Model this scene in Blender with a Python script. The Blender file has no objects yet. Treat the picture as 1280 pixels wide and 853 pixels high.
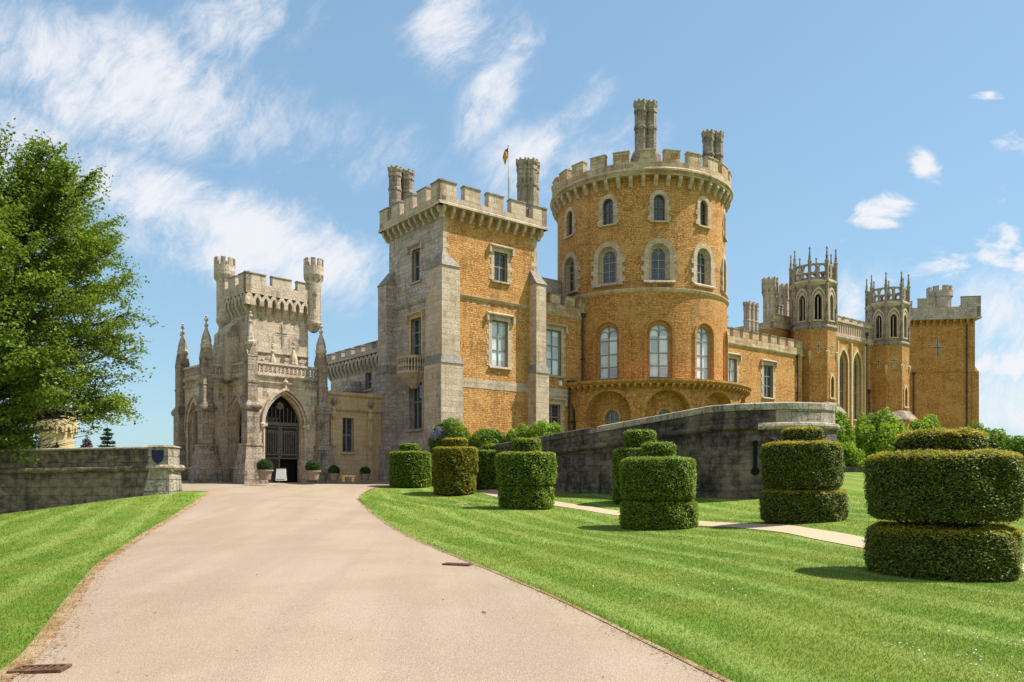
import bpy, math, random
import numpy as np
from mathutils import Vector
random.seed(7); RNG = np.random.default_rng(11)
PI = math.pi; R_ = math.radians
scene = bpy.context.scene
COL = scene.collection
E = 1.65          # eye height: geometry below is written relative to the eye level and lifted by E
# ------------------------------------------------------------------ camera
cam_d = bpy.data.cameras.new('camera'); cam = bpy.data.objects.new('camera', cam_d); COL.objects.link(cam)
cam.location = (0, 0, E); cam.rotation_euler = (R_(90), 0, 0)
cam_d.sensor_width = 36.0; cam_d.lens = 36.0*990/1280
cam_d.shift_y = (600-426.5)/1280.0
cam_d.clip_start = 0.1; cam_d.clip_end = 9000
scene.camera = cam
# ------------------------------------------------------------------ sun, sky, exposure
SUN_AZ = Vector((0.99, 0.10, 0)).normalized(); SUN_EL = R_(56)
sd = Vector((SUN_AZ.x*math.cos(SUN_EL), SUN_AZ.y*math.cos(SUN_EL), math.sin(SUN_EL)))
sun_d = bpy.data.lights.new('sun', 'SUN'); sun_d.energy = 5.0; sun_d.angle = R_(0.55); sun_d.color = (1.0, 0.95, 0.86)
sun = bpy.data.objects.new('sun', sun_d); COL.objects.link(sun)
sun.rotation_euler = sd.to_track_quat('Z', 'Y').to_euler(); sun.location = (40, -20, 60)
scene.view_settings.view_transform = 'Standard'; scene.view_settings.look = 'None'
scene.view_settings.exposure = 0.68; scene.view_settings.gamma = 1.0; scene.view_settings.use_curve_mapping = False
world = bpy.data.worlds.new('World'); scene.world = world; world.use_nodes = True

class NT:
    """small node-tree writer"""
    def __init__(s, tree): s.t = tree; s.n = tree.nodes; s.l = tree.links
    def new(s, typ, **kw):
        n = s.n.new(typ)
        for k, v in kw.items(): setattr(n, k, v)
        return n
    def set(s, sock, v):
        if isinstance(v, bpy.types.NodeSocket): s.l.new(v, sock)
        elif v is not None: sock.default_value = v
    def math(s, op, a, b=None, c=None, clamp=False):
        n = s.new('ShaderNodeMath', operation=op, use_clamp=clamp)
        s.set(n.inputs[0], a); s.set(n.inputs[1], b) if b is not None else None
        if c is not None: s.set(n.inputs[2], c)
        return n.outputs[0]
    def vmath(s, op, a, b=None, scale=None):
        n = s.new('ShaderNodeVectorMath', operation=op)
        s.set(n.inputs[0], a)
        if b is not None: s.set(n.inputs[1], b)
        if scale is not None: s.set(n.inputs['Scale'], scale)
        return n.outputs['Value'] if op in ('LENGTH', 'DOT_PRODUCT') else n.outputs[0]
    def noise(s, vec, scale, detail=4, rough=0.55, dist=0.0):
        n = s.new('ShaderNodeTexNoise'); s.set(n.inputs['Vector'], vec)
        n.inputs['Scale'].default_value = scale; n.inputs['Detail'].default_value = detail
        n.inputs['Roughness'].default_value = rough; n.inputs['Distortion'].default_value = dist
        return n.outputs['Fac'], n.outputs['Color']
    def mix(s, fac, a, b, mode='MIX'):
        n = s.new('ShaderNodeMix', data_type='RGBA', blend_type=mode)
        s.set(n.inputs[0], fac); s.set(n.inputs[6], a); s.set(n.inputs[7], b)
        return n.outputs[2]
    def ramp(s, fac, lo, hi, a=0.0, b=1.0):
        n = s.new('ShaderNodeMapRange', interpolation_type='SMOOTHSTEP')
        s.set(n.inputs[0], fac); n.inputs[1].default_value = lo; n.inputs[2].default_value = hi
        n.inputs[3].default_value = a; n.inputs[4].default_value = b
        return n.outputs[0]
    def mapping(s, vec, scale=(1, 1, 1), rot=(0, 0, 0), loc=(0, 0, 0)):
        n = s.new('ShaderNodeMapping'); s.set(n.inputs[0], vec)
        n.inputs['Scale'].default_value = scale; n.inputs['Rotation'].default_value = rot; n.inputs['Location'].default_value = loc
        return n.outputs[0]

def rgba(c): return (c[0], c[1], c[2], 1.0)

def make_world():
    k = NT(world.node_tree); k.n.clear()
    sky = k.new('ShaderNodeTexSky', sky_type='NISHITA'); sky.sun_disc = False
    sky.sun_elevation = SUN_EL; sky.sun_rotation = math.atan2(SUN_AZ.x, SUN_AZ.y)
    sky.air_density = 1.1; sky.dust_density = 0.6; sky.ozone_density = 1.6; sky.altitude = 100
    d = k.new('ShaderNodeTexCoord').outputs['Generated']
    sep = k.new('ShaderNodeSeparateXYZ'); k.l.new(d, sep.inputs[0])
    yy = k.math('MAXIMUM', sep.outputs[1], 0.08)
    px = k.math('DIVIDE', sep.outputs[0], yy); pz = k.math('DIVIDE', sep.outputs[2], yy)
    comb = k.new('ShaderNodeCombineXYZ'); k.l.new(px, comb.inputs[0]); k.l.new(pz, comb.inputs[1])
    p = comb.outputs[0]
    front = k.ramp(sep.outputs[1], 0.06, 0.25)
    # domain-warped wisps
    w = k.noise(p, 5.0, 3)[1]
    pw = k.vmath('ADD', p, k.vmath('SCALE', k.vmath('SUBTRACT', w, (0.5, 0.5, 0.5)), scale=0.12))
    wis = k.noise(k.mapping(k.mapping(pw, rot=(0, 0, R_(-47))), (3.0, 6.0, 1)), 1.8, 12, 0.72)[0]
    fine = k.noise(k.mapping(k.mapping(pw, rot=(0, 0, R_(-52))), (1.0, 1.7, 1)), 10.0, 12, 0.73)[0]
    puff = k.noise(k.mapping(pw, (1, 1.5, 1)), 11.0, 9, 0.62)[0]
    def blob(cx, cy, rx, ry, rot=0.0):
        v = k.vmath('SUBTRACT', p, (cx, cy, 0))
        v = k.mapping(v, (1/rx, 1/ry, 1), (0, 0, 0)) if rot == 0 else k.mapping(k.mapping(v, (1, 1, 1), (0, 0, -rot)), (1/rx, 1/ry, 1))
        return k.ramp(k.vmath('LENGTH', v), 0.15, 1.0, 1.0, 0.0)
    def total(bl):
        t = None
        for b in bl:
            o = k.math('MULTIPLY', blob(*b[:5]), b[5]); t = o if t is None else k.math('MAXIMUM', t, o)
        return t
    soft = total([(-0.50, 0.50, 0.36, 0.15, -0.25, 0.95), (-0.66, 0.42, 0.22, 0.14, 0, 0.9), (-0.35, 0.58, 0.2, 0.1, 0.3, .7), (-0.33, 0.30, 0.30, 0.11, -0.28, 1.1),
                  (-0.42, 0.345, 0.2, 0.08, -.2, 1.0), (-0.08, 0.575, 0.09, 0.11, -0.6, 0.85), (-0.03, 0.48, 0.06, 0.12, -0.5, 0.85), (0.0, 0.415, 0.09, 0.06, 0.3, 0.6), (0.02, 0.40, 0.06, 0.13, -.7, .8), (0.09, 0.47, .05, .12, -.6, .55), (0.17, 0.42, .04, .08, -.8, .5),
                  (0.0, 0.54, .09, .09, .6, .62), (0.63, 0.20, 0.24, 0.12, 0.25, .75), (0.64, 0.10, 0.22, 0.10, 0.0, .8), (0.10, 0.40, .16, .10, .4, .5), (-.5, .38, .2, .1, -.3, .7), (0.40, 0.22, 0.14, 0.08, 0.2, .75), (-.22, .42, .25, .1, -.2, .45)])
    puffs = total([(0.527, 0.392, 0.05, 0.035, -0.3, 1.0), (0.61, 0.432, 0.07, 0.03, 0, 0.95), (0.47, 0.345, 0.06, 0.03, 0.1, 0.9), (0.46, 0.325, 0.05, 0.016, 0, 1.0),
                   (0.50, 0.27, 0.05, 0.02, 0, .75), (0.62, 0.36, 0.05, 0.025, .2, 1.0), (0.60, .485, .04, .012, 0, .8), (0.41, 0.30, 0.04, 0.03, 0, 0.9), (0.43, 0.235, 0.05, 0.04, 0, 0.9),
                   (0.53, .255, .15, .05, .25, .95), (0.62, .285, .12, .06, .3, 1.1), (0.55, .2, .14, .05, .2, .8), (0.63, .24, .08, .05, .3, .95), (0.62, .145, .09, .05, 0, .9)])
    a = k.math('ADD', k.math('MULTIPLY', wis, 0.46), k.math('MULTIPLY', fine, 0.54))
    ca = k.math('MULTIPLY', k.ramp(k.math('ADD', a, k.math('MULTIPLY', soft, 0.24)), 0.53, 0.80), k.math('MINIMUM', k.math('MULTIPLY', soft, 1.25), 0.92))
    cb = k.ramp(k.math('ADD', k.math('MULTIPLY', puff, 2.0), k.math('MULTIPLY', puffs, 0.36)), 1.22, 1.58)
    cb = k.math('MULTIPLY', cb, k.math('MINIMUM', k.math('MULTIPLY', puffs, 2.0), 0.95))
    cl = k.math('MULTIPLY', k.math('MAXIMUM', ca, cb), front, clamp=True)
    # general light veil so the rest of the dome is a summer sky as well
    gm = k.new('ShaderNodeGamma'); k.l.new(sky.outputs[0], gm.inputs[0]); gm.inputs[1].default_value = 0.50
    hs = k.new('ShaderNodeHueSaturation'); k.l.new(gm.outputs[0], hs.inputs['Color']); hs.inputs['Saturation'].default_value = 1.0; tn = k.mix(1.0, hs.outputs[0], (0.95, 1.28, 1.50, 1), 'MULTIPLY')
    bg1 = k.new('ShaderNodeBackground'); k.l.new(tn, bg1.inputs[0]); bg1.inputs[1].default_value = 0.15
    # unseen bright cloud added behind the viewer to fill the shaded faces
    nb = k.noise(d, 2.2, 6, 0.6)[0]
    cback = k.math('MULTIPLY', k.math('MULTIPLY', k.ramp(nb, 0.42, 0.60), 0.9), k.ramp(sep.outputs[1], 0.15, -0.15))
    cl = k.math('MAXIMUM', cl, cback)
    bg2 = k.new('ShaderNodeBackground'); bg2.inputs[0].default_value = (0.95, 0.96, 1.0, 1); bg2.inputs[1].default_value = 0.60
    mx = k.new('ShaderNodeMixShader'); k.l.new(cl, mx.inputs[0]); k.l.new(bg1.outputs[0], mx.inputs[1]); k.l.new(bg2.outputs[0], mx.inputs[2])
    out = k.new('ShaderNodeOutputWorld'); k.l.new(mx.outputs[0], out.inputs[0])
make_world()

# ------------------------------------------------------------------ materials
def new_mat(name):
    m = bpy.data.materials.new(name); m.use_nodes = True
    k = NT(m.node_tree); k.n.clear()
    b = k.new('ShaderNodeBsdfPrincipled'); o = k.new('ShaderNodeOutputMaterial'); k.l.new(b.outputs[0], o.inputs[0])
    return m, k, b

def bump(k, b, h, strength, dist):
    n = k.new('ShaderNodeBump'); k.set(n.inputs['Height'], h); n.inputs['Strength'].default_value = strength; n.inputs['Distance'].default_value = dist
    k.l.new(n.outputs[0], b.inputs['Normal'])

def stone(name, c1, c2, mortar, bw, bh, ms=0.02, stainc=(0.1, 0.09, 0.07), stain=0.35, vary=0.5, tint=None, tinta=0.4, bmp=0.5, warp=0.03, lich=0.0, fine=9.0):
    m, k, b = new_mat(name)
    uv = k.new('ShaderNodeTexCoord').outputs['UV']
    wc = k.noise(uv, 2.1, 3)[1]
    u2 = k.vmath('ADD', uv, k.vmath('SCALE', k.vmath('SUBTRACT', wc, (0.5, 0.5, 0.5)), scale=warp*2))
    br = k.new('ShaderNodeTexBrick'); k.l.new(u2, br.inputs['Vector'])
    br.offset = 0.47; br.offset_frequency = 2; br.squash = 0.7; br.squash_frequency = 3
    for nm, v in (('Color1', rgba(c1)), ('Color2', rgba(c2)), ('Mortar', rgba(mortar)), ('Scale', 1.0), ('Mortar Size', ms), ('Mortar Smooth', 0.4), ('Bias', 0.0), ('Brick Width', bw), ('Row Height', bh)):
        br.inputs[nm].default_value = v
    n1 = k.noise(u2, fine, 5, 0.6)[0]
    n2 = k.noise(uv, 0.55, 5, 0.6)[0]
    col = k.mix(1.0, br.outputs['Color'], k.mix(k.ramp(n1, 0.28, 0.72), rgba([1-vary]*3), rgba([1+vary*0.55]*3)), 'MULTIPLY')
    if tint:
        col = k.mix(k.math('MULTIPLY', k.ramp(n2, 0.42, 0.68), tinta), col, rgba(tint))
    # rain streaks and soot: long vertical stains with their own shape
    st = k.noise(k.mapping(uv, (1.6, 0.22, 1)), 1.3, 7, 0.65)[0]
    st2 = k.noise(k.mapping(uv, (0.5, 1.4, 1), loc=(7, 3, 0)), 0.8, 6, 0.65)[0]
    st3 = k.noise(uv, 2.6, 9, 0.75)[0]
    sf = k.math('MULTIPLY', k.ramp(k.math('ADD', k.math('MULTIPLY', st3, .3), k.math('ADD', k.math('MULTIPLY', st, .4), k.math('MULTIPLY', st2, .3))), 0.48, 0.60), stain)
    col = k.mix(sf, col, rgba(stainc))
    if lich > 0:
        n3 = k.noise(uv, 6.5, 6, 0.7)[0]
        col = k.mix(k.math('MULTIPLY', k.ramp(n3, 0.60, 0.70), lich), col, (0.42, 0.39, 0.31, 1))
    k.l.new(col, b.inputs['Base Color']); b.inputs['Roughness'].default_value = 0.93
    b.inputs['Specular IOR Level'].default_value = 0.25
    h = k.math('ADD', k.math('MULTIPLY', br.outputs['Fac'], -0.6), k.math('MULTIPLY', n1, 0.9))
    bump(k, b, h, bmp, 0.06)
    return m

def plain(name, c, rough=0.7, vary=0.25, scale=6.0, spec=0.3, metal=0.0, bmp=0.1, coord='Object', c2=None):
    m, k, b = new_mat(name)
    tc = k.new('ShaderNodeTexCoord').outputs[coord]
    n = k.noise(tc, scale, 5, 0.6)[0]
    c2 = c2 or [x*(1-vary) for x in c]
    col = k.mix(k.ramp(n, 0.35, 0.65), rgba(c), rgba(c2))
    k.l.new(col, b.inputs['Base Color']); b.inputs['Roughness'].default_value = rough
    b.inputs['Specular IOR Level'].default_value = spec; b.inputs['Metallic'].default_value = metal
    if bmp: bump(k, b, n, bmp, 0.02)
    return m

def glass(name, c, rough, pale_glass=None):
    m, k, b = new_mat(name)
    tc = k.new('ShaderNodeTexCoord').outputs['UV']
    n = k.noise(tc, 1.1, 3)[0]
    wn = k.new('ShaderNodeTexWhiteNoise', noise_dimensions='2D'); k.l.new(k.vmath('FLOOR', k.vmath('SCALE', tc, scale=1.7)), wn.inputs['Vector'])  # random tone per pane in the colour, standing in for varied reflections
    n = k.math('ADD', k.math('MULTIPLY', n, 0.6), k.math('MULTIPLY', wn.outputs['Value'], 0.4))
    k.l.new(k.mix(k.ramp(n, 0.30, 0.70), rgba(c), rgba([x*0.6 for x in c])), b.inputs['Base Color'])
    b.inputs['Roughness'].default_value = rough; b.inputs['Specular IOR Level'].default_value = 0.8
    bump(k, b, k.noise(tc, 2.5, 2)[0], 0.08, 0.03)
    return m

def leaf(name, ca, cb, cc, trans=0.35, big=0.35, rough=0.5):
    """foliage: colour varies per leaf and in broad drifts through the plant"""
    m = bpy.data.materials.new(name); m.use_nodes = True
    k = NT(m.node_tree); k.n.clear()
    g = k.new('ShaderNodeNewGeometry'); rnd = g.outputs['Random Per Island']
    pos = g.outputs['Position']
    n = k.noise(pos, big, 3, 0.6)[0]
    col = k.mix(rnd, rgba(ca), rgba(cb))
    col = k.mix(k.ramp(n, 0.40, 0.66), col, rgba(cc))
    d = k.new('ShaderNodeBsdfPrincipled'); k.l.new(col, d.inputs['Base Color']); d.inputs['Roughness'].default_value = rough; d.inputs['Specular IOR Level'].default_value = 0.25
    t = k.new('ShaderNodeBsdfTranslucent'); k.l.new(k.mix(1.0, col, (1.25, 1.2, 0.55, 1), 'MULTIPLY'), t.inputs[0])
    mx = k.new('ShaderNodeMixShader'); mx.inputs[0].default_value = trans
    k.l.new(d.outputs[0], mx.inputs[1]); k.l.new(t.outputs[0], mx.inputs[2])
    o = k.new('ShaderNodeOutputMaterial'); k.l.new(mx.outputs[0], o.inputs[0])
    return m

M = {}
M['iron'] = stone('ironstone', (0.54, 0.25, 0.072), (0.68, 0.355, 0.118), (0.38, 0.19, 0.062), 0.46, 0.125, 0.016, (0.14, 0.07, 0.025), 0.5, 0.55, (0.64, 0.37, 0.135), 0.55, 0.8, 0.09, fine=7.0)
M['ironsmooth'] = stone('dressed_ironstone', (0.48, 0.21, 0.058), (0.62, 0.305, 0.092), (0.30, 0.15, 0.05), 0.42, 0.13, 0.013, (0.17, 0.09, 0.035), 0.5, 0.5, (0.56, 0.33, 0.125), 0.5, 0.7, 0.04, fine=6.0)
M['ashlar'] = stone('pale_ashlar', (0.50, 0.385, 0.285), (0.62, 0.49, 0.375), (0.30, 0.235, 0.16), 0.85, 0.36, 0.012, (0.17, 0.13, 0.09), 0.55, 0.35, (0.46, 0.33, 0.19), 0.5, 0.4, 0.015)
M['grey'] = stone('grey_ashlar', (0.40, 0.32, 0.29), (0.57, 0.47, 0.425), (0.26, 0.21, 0.19), 0.62, 0.30, 0.014, (0.13, 0.11, 0.09), 0.6, 0.45, (0.50, 0.385, 0.235), 0.45, 0.6, 0.02)
M['gate'] = stone('buff_gatehouse_stone', (0.53, 0.43, 0.325), (0.64, 0.525, 0.405), (0.33, 0.265, 0.19), 0.8, 0.34, 0.01, (0.12, 0.10, 0.08), 0.75, 0.38, (0.44, 0.33, 0.2), 0.45, 0.35, 0.012)
M['soot'] = stone('soot_and_shade_stone', (0.30, 0.232, 0.175), (0.42, 0.34, 0.265), (0.18, 0.15, 0.12), 0.7, 0.32, 0.012, (0.065, 0.056, 0.047), 0.85, 0.5, (0.36, 0.28, 0.19), 0.45, 0.6, 0.02)  # sooty stone; on the gate buttresses its dark colour also stands in for shade
M['warm'] = stone('warm_buff_stone', (0.58, 0.42, 0.225), (0.66, 0.49, 0.28), (0.42, 0.31, 0.17), 0.8, 0.34, 0.01, (0.22, 0.16, 0.09), 0.4, 0.25, (0.50, 0.34, 0.17), 0.4, 0.3, 0.012)
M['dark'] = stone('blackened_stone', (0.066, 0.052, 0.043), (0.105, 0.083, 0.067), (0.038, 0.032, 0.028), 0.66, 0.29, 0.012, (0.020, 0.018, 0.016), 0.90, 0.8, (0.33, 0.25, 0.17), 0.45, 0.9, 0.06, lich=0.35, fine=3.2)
M['sooty'] = stone('weathered_brown_stone', (0.155, 0.118, 0.085), (0.205, 0.16, 0.115), (0.10, 0.08, 0.058), 0.9, 0.36, 0.010, (0.035, 0.03, 0.025), 0.85, 0.7, (0.27, 0.21, 0.14), 0.45, 0.9, 0.06, lich=0.3, fine=3.6)
M['lichen'] = stone('lichened_coping_stone', (0.30, 0.255, 0.19), (0.42, 0.365, 0.28), (0.14, 0.12, 0.095), 1.1, 0.5, 0.02, (0.05, 0.044, 0.035), 0.75, 0.6, (0.44, 0.37, 0.25), 0.5, 0.7, 0.03, lich=0.5)
M['patch'] = stone('mixed_patched_stone', (0.44, 0.25, 0.10), (0.62, 0.50, 0.34), (0.34, 0.25, 0.15), 0.75, 0.36, 0.012, (0.12, 0.10, 0.075), 0.6, 0.4, (0.56, 0.45, 0.31), 0.35, 0.7, 0.02)
M['lead'] = plain('lead_roofing', (0.20, 0.205, 0.21), 0.6, 0.3, 3, 0.4)
M['slate'] = plain('weathering_slab', (0.30, 0.255, 0.21), 0.85, 0.4, 5)
M['glass'] = glass('dark_window_glass', (0.035, 0.055, 0.085), 0.06)
M['pale_glass'] = glass('pale_blue_window_glass', (0.66, 0.735, 0.79), 0.10)  # pale blue pane colour for the tall windows
M['bars'] = plain('painted_glazing_bars', (0.30, 0.27, 0.22), 0.6, 0.2)
M['leadbar'] = plain('dark_glazing_lead', (0.10, 0.10, 0.10), 0.6, 0.2)
M['pipe'] = plain('cast_iron_pipe', (0.06, 0.05, 0.045), 0.55, 0.3)
M['void'] = plain('dark_opening', (0.012, 0.011, 0.010), 0.9, 0.2, spec=0.1)
M['wood'] = plain('black_oak', (0.030, 0.024, 0.020), 0.55, 0.4, 4)
M['iron_bar'] = plain('dull_iron', (0.15, 0.125, 0.10), 0.55, 0.35)
M['white'] = plain('white_board', (0.75, 0.77, 0.74), 0.5, 0.06)
M['terracotta'] = plain('stoneware_pot', (0.30, 0.245, 0.17), 0.8, 0.3, 8)
M['soil'] = plain('potting_soil', (0.03, 0.022, 0.016), 0.95, 0.3, 20)
M['bark'] = plain('grey_bark', (0.085, 0.07, 0.055), 0.9, 0.5, 7, bmp=0.5)
M['blue'] = plain('deep_blue_enamel', (0.012, 0.018, 0.075), 0.4, 0.3, 5)
M['grate'] = plain('rusted_cast_iron', (0.17, 0.085, 0.045), 0.75, 0.5, 15, bmp=0.4)
M['flag_red'] = plain('red_cloth', (0.42, 0.10, 0.03), 0.8, 0.2)
M['flag_gold'] = plain('gold_cloth', (0.62, 0.40, 0.10), 0.8, 0.2)
M['pole'] = plain('white_pole', (0.7, 0.7, 0.68), 0.4, 0.05)
M['yew'] = leaf('yew_needles', (0.045, 0.065, 0.007), (0.24, 0.27, 0.032), (0.12, 0.155, 0.013), 0.14, 1.6, 0.58)
M['yewtip'] = leaf('yew_new_growth', (0.36, 0.30, 0.025), (0.46, 0.34, 0.03), (0.26, 0.27, 0.022), 0.35, 2.0)
M['yewbright'] = leaf('bright_yew_needles', (0.075, 0.135, 0.010), (0.30, 0.40, 0.032), (0.17, 0.25, 0.018), 0.25, 1.6)
M['yewbronze'] = leaf('bronzed_yew_needles', (0.16, 0.17, 0.010), (0.40, 0.34, 0.022), (0.12, 0.16, 0.010), 0.25, 1.8)
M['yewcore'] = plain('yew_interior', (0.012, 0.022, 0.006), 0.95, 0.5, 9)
M['beech'] = leaf('beech_leaves', (0.06, 0.12, 0.014), (0.27, 0.345, 0.045), (0.12, 0.19, 0.02), 0.40, 0.7)
M['shrub'] = leaf('bright_shrub_leaves', (0.19, 0.31, 0.024), (0.32, 0.43, 0.05), (0.14, 0.24, 0.02), 0.45, 0.6)
M['shrub2'] = leaf('mid_green_shrub_leaves', (0.08, 0.16, 0.018), (0.15, 0.24, 0.03), (0.20, 0.28, 0.035), 0.4, 0.6)
M['box'] = leaf('box_leaves', (0.03, 0.07, 0.012), (0.055, 0.11, 0.018), (0.035, 0.08, 0.012), 0.2, 2.0)
M['purple'] = leaf('copper_leaves', (0.06, 0.025, 0.035), (0.10, 0.05, 0.065), (0.07, 0.03, 0.04), 0.25, 0.5)
M['fir'] = leaf('fir_needles', (0.018, 0.045, 0.022), (0.035, 0.07, 0.03), (0.02, 0.05, 0.02), 0.15, 0.5)
M['lilac'] = leaf('wisteria_flowers', (0.22, 0.16, 0.38), (0.32, 0.25, 0.48), (0.2, 0.14, 0.34), 0.3, 2.0)

# ------------------------------------------------------------------ object helpers
S = 1.0
def setS(v):
    global S; S = v

def wpos(x, y, z=0.0): return Vector((x*S, y*S, z*S+E))

def thing(name, label, cat, x, y, z=0.0, group=None):
    o = bpy.data.objects.new(name, None); COL.objects.link(o)
    o.empty_display_size = 0.3
    o.location = wpos(x, y, z); o['label'] = label; o['category'] = cat
    if group: o['group'] = group
    return o

def rootloc(p):
    if p is None: return Vector((0, 0, 0))
    while p.parent: p = p.parent
    return p.location

class MB:
    def __init__(s): s.v = []; s.f = []; s.u = []; s.m = []; s.mi = 0
    def face(s, pts, uvs=None):
        i = len(s.v); s.v.extend(pts); s.f.append(tuple(range(i, i+len(pts)))); s.u.append(uvs); s.m.append(s.mi)
    def box(s, x0, x1, y0, y1, z0, z1):
        s.hexa([(x0, y0, z0), (x1, y0, z0), (x1, y1, z0), (x0, y1, z0)], [(x0, y0, z1), (x1, y0, z1), (x1, y1, z1), (x0, y1, z1)])
    def hexa(s, lo, hi):
        s.face(lo[::-1]); s.face(hi)
        for i in range(len(lo)):
            j = (i+1) % len(lo); s.face([lo[i], lo[j], hi[j], hi[i]])
    def lathe(s, cx, cy, prof, n=16, rot=0.0, cap0=False, cap1=True):
        rings = []
        for (r, z) in prof:
            rings.append([(cx+r*math.cos(rot+2*PI*i/n), cy+r*math.sin(rot+2*PI*i/n), z) for i in range(n)])
        ul = 2*PI*max(p[0] for p in prof)
        for a in range(len(rings)-1):
            for i in range(n):
                j = (i+1) % n
                s.face([rings[a][i], rings[a][j], rings[a+1][j], rings[a+1][i]],
                       [(ul*i/n, prof[a][1]), (ul*(i+1)/n, prof[a][1]), (ul*(i+1)/n, prof[a+1][1]), (ul*i/n, prof[a+1][1])])
        if cap0: s.face(rings[0][::-1])
        if cap1: s.face(rings[-1])
    def tube(s, pts, rad, n=6):
        pts = [Vector(p) for p in pts]; rings = []
        for i, p in enumerate(pts):
            t = (pts[min(i+1, len(pts)-1)]-pts[max(i-1, 0)]).normalized()
            a = t.cross(Vector((0, 0, 1)));
            if a.length < 1e-3: a = Vector((1, 0, 0))
            a.normalize(); b = t.cross(a)
            r = rad[i] if isinstance(rad, (list, tuple)) else rad
            rings.append([tuple(p+a*math.cos(2*PI*k/n)*r+b*math.sin(2*PI*k/n)*r) for k in range(n)])
        for i in range(len(rings)-1):
            for k in range(n):
                s.face([rings[i][k], rings[i][(k+1) % n], rings[i+1][(k+1) % n], rings[i+1][k]])
        s.face(rings[0]); s.face(rings[-1][::-1])
    def build(s, name, mat, parent=None, smooth=False, kind=None):
        L = rootloc(parent)
        me = bpy.data.meshes.new(name)
        vs = [(x*S-L.x, y*S-L.y, z*S+E-L.z) for (x, y, z) in s.v]
        me.from_pydata(vs, [], s.f)
        mats = mat if isinstance(mat, (list, tuple)) else [mat]
        for q in mats: me.materials.append(q)
        if len(mats) > 1: me.polygons.foreach_set('material_index', s.m)
        ul = me.uv_layers.new(name='UVMap'); dat = np.zeros((len(me.loops), 2), np.float32); li = 0
        for f, u in zip(s.f, s.u):
            if u is None:
                p = [Vector(s.v[i]) for i in f]
                n = (p[1]-p[0]).cross(p[2]-p[0])
                if n.length < 1e-9 and len(p) > 3: n = (p[2]-p[1]).cross(p[3]-p[1])
                if n.length > 1e-12: n.normalize()
                if abs(n.z) > 0.8: u = [(q.x, q.y) for q in p]
                else:
                    t = Vector((-n.y, n.x, 0));
                    if t.length > 1e-6: t.normalize()
                    u = [(q.x*t.x+q.y*t.y, q.z) for q in p]
            for a in u: dat[li] = (a[0]*S, a[1]*S); li += 1
        ul.data.foreach_set('uv', dat.ravel())
        if smooth: me.polygons.foreach_set('use_smooth', [True]*len(me.polygons))
        me.update()
        o = bpy.data.objects.new(name, me); COL.objects.link(o); o.parent = parent
        if kind: o['kind'] = kind
        return o

def build_np(name, V, F, mats, parent=None, mi=None, kind=None, smooth=False):
    """V (n,3) in eye-relative metres already at real size, F (m,k) indices"""
    L = rootloc(parent); me = bpy.data.meshes.new(name)
    V = np.asarray(V, np.float32)+np.array([-L.x, -L.y, E-L.z], np.float32)
    F = np.asarray(F, np.int32); m, kk = F.shape
    me.vertices.add(len(V)); me.vertices.foreach_set('co', V.ravel())
    me.loops.add(m*kk); me.loops.foreach_set('vertex_index', F.ravel())
    me.polygons.add(m); me.polygons.foreach_set('loop_start', np.arange(0, m*kk, kk, dtype=np.int32))
    me.polygons.foreach_set('loop_total', np.full(m, kk, np.int32))
    for q in (mats if isinstance(mats, (list, tuple)) else [mats]): me.materials.append(q)
    if mi is not None: me.polygons.foreach_set('material_index', np.asarray(mi, np.int32))
    if smooth: me.polygons.foreach_set('use_smooth', np.ones(m, bool))
    me.update(calc_edges=True)
    o = bpy.data.objects.new(name, me); COL.objects.link(o); o.parent = parent
    if kind: o['kind'] = kind
    return o

# ---- surfaces in (s along the wall, z up, d inward) space
def Pl(O, U, N):
    def f(s, z, d): return (O[0]+U[0]*s-N[0]*d, O[1]+U[1]*s-N[1]*d, z)
    return f
def Cy(c, R, phi0):
    def f(s, z, d):
        a = phi0+s/R; r = R-d
        return (c[0]+r*math.cos(a), c[1]+r*math.sin(a), z)
    return f
def tangent(c, R, ang):
    N = (math.cos(ang), math.sin(ang)); U = (-N[1], N[0])
    return Pl((c[0]+R*N[0], c[1]+R*N[1]), U, N)

def outl(kind, sc, w, z0, z1, h=None, n=10):
    a, b = sc-w/2, sc+w/2
    if kind == 'rect': return [(a, z0), (a, z1), (b, z1), (b, z0)]
    if kind == 'round':
        zs = z1-w/2
        return [(a, z0)]+[(sc-w/2*math.cos(PI*i/(2*n)), zs+w/2*math.sin(PI*i/(2*n))) for i in range(2*n+1)]+[(b, z0)]
    h = h or 0.866*w; r = (h*h+w*w/4)/w; zs = z1-h; th = math.asin(min(1, h/r))
    if r < w/2: th = PI-th
    L = [(a+r-r*math.cos(th*i/n), zs+r*math.sin(th*i/n)) for i in range(n+1)]
    return [(a, z0)]+L+[(2*sc-p[0], p[1]) for p in L[::-1][1:]]+[(b, z0)]

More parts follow.
